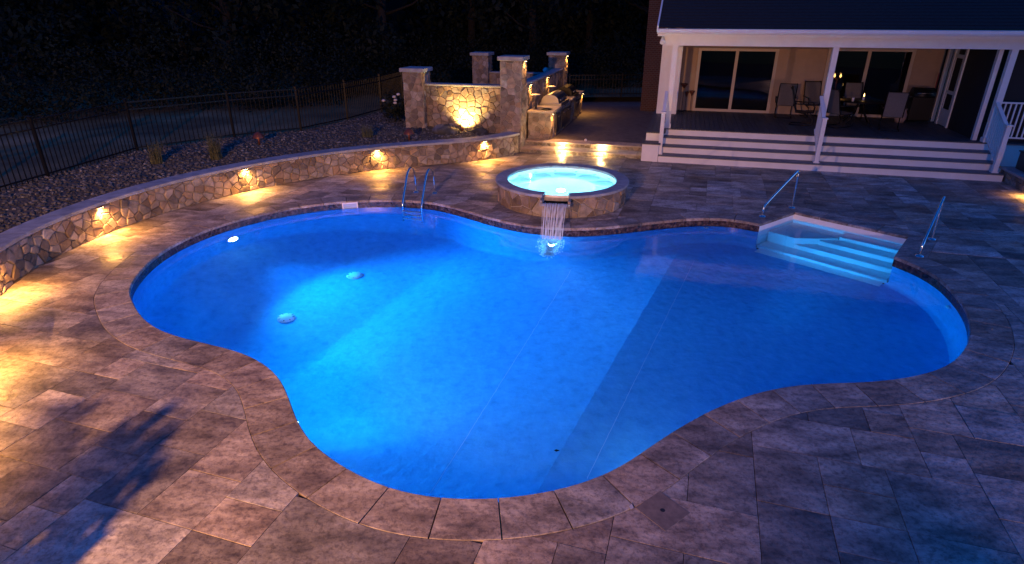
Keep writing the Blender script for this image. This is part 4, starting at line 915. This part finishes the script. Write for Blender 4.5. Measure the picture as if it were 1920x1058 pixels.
me = bpy.data.meshes.new('gravel'); me.from_pydata(np.concatenate(vsA).tolist(), [], np.concatenate(fsA).tolist()); me.materials.append(M['rock'])
o = bpy.data.objects.new('gravel', me); sc.collection.objects.link(o); tag(o, 'grey and tan river gravel filling the raised bed behind the curved wall', None, None, 'stuff'); tone(o, tn)
def boulder(x, y, s, lab):
    mb = MB(); n1, n2 = 10, 16; vs = []
    for i in range(n1 + 1):
        for k in range(n2):
            th = math.pi * i / n1; ph = 2 * math.pi * k / n2; r = 1 + .12 * math.sin(3 * ph + 2 * th + x) + .1 * math.sin(5 * th + ph * 2)
            vs.append((s * r * math.sin(th) * math.cos(ph) * 1.4, s * r * math.sin(th) * math.sin(ph), s * .62 * r * math.cos(th)))
    mb.add(vs, [(i * n2 + k, i * n2 + (k + 1) % n2, (i + 1) * n2 + (k + 1) % n2, (i + 1) * n2 + k) for i in range(n1) for k in range(n2)], True)
    o = build('boulder', mb, M['rock'], local=True); o.location = (x, y, bed_h(x, y) + s * .2); tag(o, lab, 'boulder', 'boulders in the gravel bed')
boulder(-2.15, 19.35, .30, 'rounded grey boulder in the gravel left of the uplight'); boulder(-1.1, 19.55, .2, 'small dark boulder right beside the uplight')
# low mushroom path lights (unlit)
for x, y, lab in ((-3.1, 18.3, 'unlit copper mushroom light in the gravel in front of the left pillar'), (-7.23, 17.3, 'unlit dark mushroom light in the gravel close to the fence')):
    z = bed_h(x, y); t = thing('path_light', lab, 'garden light', (x, y, z), 0, 'unlit garden path lights')
    build('post', MB().tube([(0, 0, 0), (0, 0, .24)], .03, 10), M['rust'], t, local=True); build('hood', MB().lathe((0, 0, .2), [(.16, .0), (.155, .03), (.10, .12), (.03, .16), (.001, .165)], 18), M['rust'], t, local=True)
# grasses and shrub
def grass_clump(x, y, h, nb, lab, r=.12):
    mb = MB(); rr = random.Random(int(x * 100))
    for k in range(nb):
        a = rr.uniform(0, 6.28); l = h * rr.uniform(.6, 1.1); sp_ = rr.uniform(.1, .65) * h; bx, by = rr.uniform(-r, r), rr.uniform(-r, r); w_ = .006; pts = []
        for q in range(5): t = q / 4; pts.append((bx + math.cos(a) * sp_ * t ** 2, by + math.sin(a) * sp_ * t ** 2, l * (t - .25 * t ** 3)))
        px, py = -math.sin(a) * w_, math.cos(a) * w_
        mb.add([(p[0] + s * px * (1 - i / 4.5), p[1] + s * py * (1 - i / 4.5), p[2]) for i, p in enumerate(pts) for s in (-1, 1)], [(2 * i, 2 * i + 1, 2 * i + 3, 2 * i + 2) for i in range(4)])
    o = build('ornamental_grass', mb, M['grass'], local=True); o.location = (x, y, bed_h(x, y)); tag(o, lab, 'grass clump', 'ornamental grasses in the gravel bed')
grass_clump(-8.9, 15.0, .75, 130, 'left hand clump of ornamental grass in front of the fence post'); grass_clump(-7.7, 15.6, .95, 170, 'largest clump of ornamental grass behind the middle of the curved wall'); grass_clump(-4.4, 18.5, .55, 110, 'small clump of ornamental grass left of the pillars', .16); grass_clump(-3.3, 20.9, .7, 90, 'dark grass clump at the foot of the left pillar')
def leaf_cloud(mb, c, rad, nl, s, rr, squash=1):
    for k in range(nl):
        v = rr.normal(size=3); v /= np.linalg.norm(v); p = np.array(c) + v * np.array(rad) * rr.uniform(.55, 1.05) ** .7
        a = rr.normal(size=3); a /= np.linalg.norm(a); b_ = np.cross(a, v + .01); b_ /= np.linalg.norm(b_) + 1e-6; l = s * rr.uniform(.6, 1.4)
        mb.v += [tuple(p - a * l), tuple(p + b_ * l * .5), tuple(p + a * l), tuple(p - b_ * l * .5)]; q = len(mb.v) - 4; mb.f.append((q, q + 1, q + 2, q + 3)); mb.sm.append(False)
gr = np.random.default_rng(8)
sh = thing('flowering_shrub', 'dark shrub with a few pale blooms beside the left pillar', 'shrub', (-4.1, 21.4, .55)); mb = MB(); leaf_cloud(mb, (0, 0, .55), (.45, .45, .55), 700, .05, gr); build('foliage', mb, M['leaf'], sh, local=True)
for k in range(5): v = gr.normal(size=3); v /= np.linalg.norm(v); build('bloom', MB().lathe((v[0] * .4, -abs(v[1]) * .42, .65 + v[2] * .4), [(.001, 0), (.07, .03), (.05, .08), (.001, .09)], 10), M['flower'], sh, local=True)

added_pot_plant(-4.15, 1.5, 1.75, 'taller potted shrub added out of view to shadow the warm lit deck')
added_pot_plant(-4.8, 1.65, 1.7, 'shorter potted shrub closest to the umbrella, added out of view for its shadow')

# ------------------------------------------------------------------ fences
def fence(label, pts, h, post_idx=None, loc=None, sp=.125):
    t = thing('picket_fence', label, 'fence', (*pts[0], 0)); src = None; zf = lambda x, y: .60
    Pp = np.array(pts); 
    for a, b in zip(pts[:-1], pts[1:]):
        a, b = np.array(a), np.array(b); d_ = b - a; L_ = np.linalg.norm(d_); d_ /= L_; za = .60
        ang = math.atan2(d_[1], d_[0]); m_ = (a + b) / 2
        for zz in (.10, h - .22, h - .03): build('rail', MB().box((*m_, za + zz), (L_, .03, .035), ang), M['black'], t)
        k = int(L_ / sp)
        for i in range(1, k):
            p = a + d_ * L_ * i / k
            if src is None: src = build('picket', MB().box((0, 0, h / 2), (.017, .017, h - .02), 0), M['black'], t, local=True); src.matrix_local = MATW[t.name].inverted() @ Matrix.Translation((*p, za))
            else: inst(src, 'picket', t, MATW[t.name].inverted() @ Matrix.Translation((*p, za)))
    # posts at every panel
    d = np.r_[0, np.cumsum(np.linalg.norm(np.diff(Pp, axis=0), axis=1))]
    for p in pts: build('post', MB().box((*p, .60 + h / 2), (.06, .06, h + .06), 0).box((*p, .60 + h + .045), (.075, .075, .03), 0, bev=.008), M['black'], t)
    return t
fence('long black metal picket fence curving behind the gravel bed and along the lawn', [(-11.15, 8.6), (-10.95, 11.0), (-10.57, 13.47), (-10.21, 16.4), (-8.38, 18.34), (-6.75, 19.52), (-5.76, 21.53), (-5.02, 23.82), (-4.6, 26.2)], 1.32)
fence('short far fence glimpsed between the kitchen and the brick chimney', [(2.6, 28.4), (5.0, 28.6), (7.4, 28.8)], .95, sp=.14)

# ------------------------------------------------------------------ trees
def make_tree(seed, h, label, x, y, leafm):
    rr = np.random.default_rng(seed); t = thing('tree', label, 'tree', (x, y, lawn_h(x, y) - .1), 0, 'dark trees standing beyond the lawn')
    tp = [(0, 0, 0), (rr.normal() * .1, rr.normal() * .1, h * .3), (rr.normal() * .3, rr.normal() * .3, h * .65), (rr.normal() * .4, rr.normal() * .4, h * .92)]
    mb = MB().tube(tp, [.26, .2, .12, .03], 9)
    cen = []
    for k in range(11):
        a = rr.uniform(0, 6.28); z0 = h * rr.uniform(.2, .8); ln = h * rr.uniform(.16, .30) * (1.15 - z0 / h * .6); e = (math.cos(a) * ln, math.sin(a) * ln, z0 + ln * .45); mb.tube([(0, 0, z0), (e[0] * .5, e[1] * .5, z0 + ln * .15), e], [.08, .05, .02], 6); cen.append(e)
    build('trunk', mb, M['bark'], t, local=True)
    cm = MB()
    for e in cen: leaf_cloud(cm, e, (h * .15, h * .15, h * .11), 240, .17, rr)
    for k in range(9): a = rr.uniform(0, 6.28); q = rr.uniform(.1, .2) * h; leaf_cloud(cm, (math.cos(a) * q, math.sin(a) * q, h * rr.uniform(.15, .95)), (h * .13, h * .13, h * .1), 240, .17, rr)
    build('crown', cm, leafm, t, local=True); return t
specs = [(-36, 34, 12), (-29.5, 36, 14), (-24, 31, 11), (-19, 37, 15), (-14.5, 33, 12), (-10, 38, 14), (-6.5, 34, 12), (-2.5, 39, 15), (1.2, 35, 13), (4.8, 40, 15), (8.2, 36, 13), (12.5, 41, 15), (-31, 24, 11), (-38, 20, 12)]
where = ['behind the leftmost stretch of fence', 'left of centre behind the lawn, taller than its neighbours', 'closest to the lawn on the left', 'tall and broad behind the fence corner', 'behind the bend of the fence', 'tall beyond the middle fence panels', 'just left of the left pillar', 'tall behind the glowing feature wall', 'between the middle and rear pillars', 'tall behind the rear pillar', 'in the gap left of the brick chimney', 'behind the house roof', 'at the left edge above the near fence', 'farthest left by the picture edge']
for k, (x, y, h) in enumerate(specs): make_tree(20 + k, h, 'dark leafy tree ' + where[k], x, y, M['leaf'] if k % 2 else M['leaf2'])
# the wood behind them reads as one black mass
mb = MB(); rr = np.random.default_rng(77)
for k in range(150):
    a = R(rr.uniform(8, 172)); d_ = rr.uniform(46, 60); c = (math.cos(a) * d_ * 1.2, math.sin(a) * d_, rr.uniform(0, 15)); leaf_cloud(mb, c, (5, 4, 3.6), 330, .55, rr)
for k in range(90):
    a = R(rr.uniform(8, 172)); d_ = rr.uniform(42, 46); c = (math.cos(a) * d_ * 1.2, math.sin(a) * d_, rr.uniform(.5, 2.5)); leaf_cloud(mb, c, (3.5, 2.5, 2.2), 260, .35, rr)
o = build('far_wood', mb, M['leaf2'], local=True); tag(o, 'black mass of woodland closing the view beyond the trees', None, None, 'stuff')
mb = MB(); hl = resample(np.array([(-34., 8.), (-26., 14.), (-17.5, 20.6), (-15., 23.6), (-8.6, 25.4), (-7., 28.5), (-3., 31.), (9., 32.)]), .75)
for x, y in hl:
    for q in range(3):
        d_ = q * 1.1 + rr.uniform(0, .8); leaf_cloud(mb, (x - d_ * .45 + rr.normal() * .3, y + d_ * .9, .55 + rr.uniform(.3, 1.0) * (1 + q * .5)), (.8, .7, .75 + .35 * q), 330, .07, rr)
o = build('undergrowth', mb, M['leaf2'], local=True); tag(o, 'dark tangled undergrowth along the far edge of the lawn', None, None, 'stuff')
# forest floor rise behind
build('wooded_hill', MB().add([(-75, 50, .5), (75, 50, .5), (85, 66, 13), (-85, 66, 13), (-95, 80, 16), (95, 80, 16), (-75, 20, .5), (-85, 20, 13), (75, 20, .5), (85, 20, 13)], [(0, 1, 2, 3), (3, 2, 5, 4), (6, 0, 3, 7), (1, 8, 9, 2)]), M['leaf2'], kind='structure')
print('objects', len(bpy.data.objects), 'pavers', len(pav))
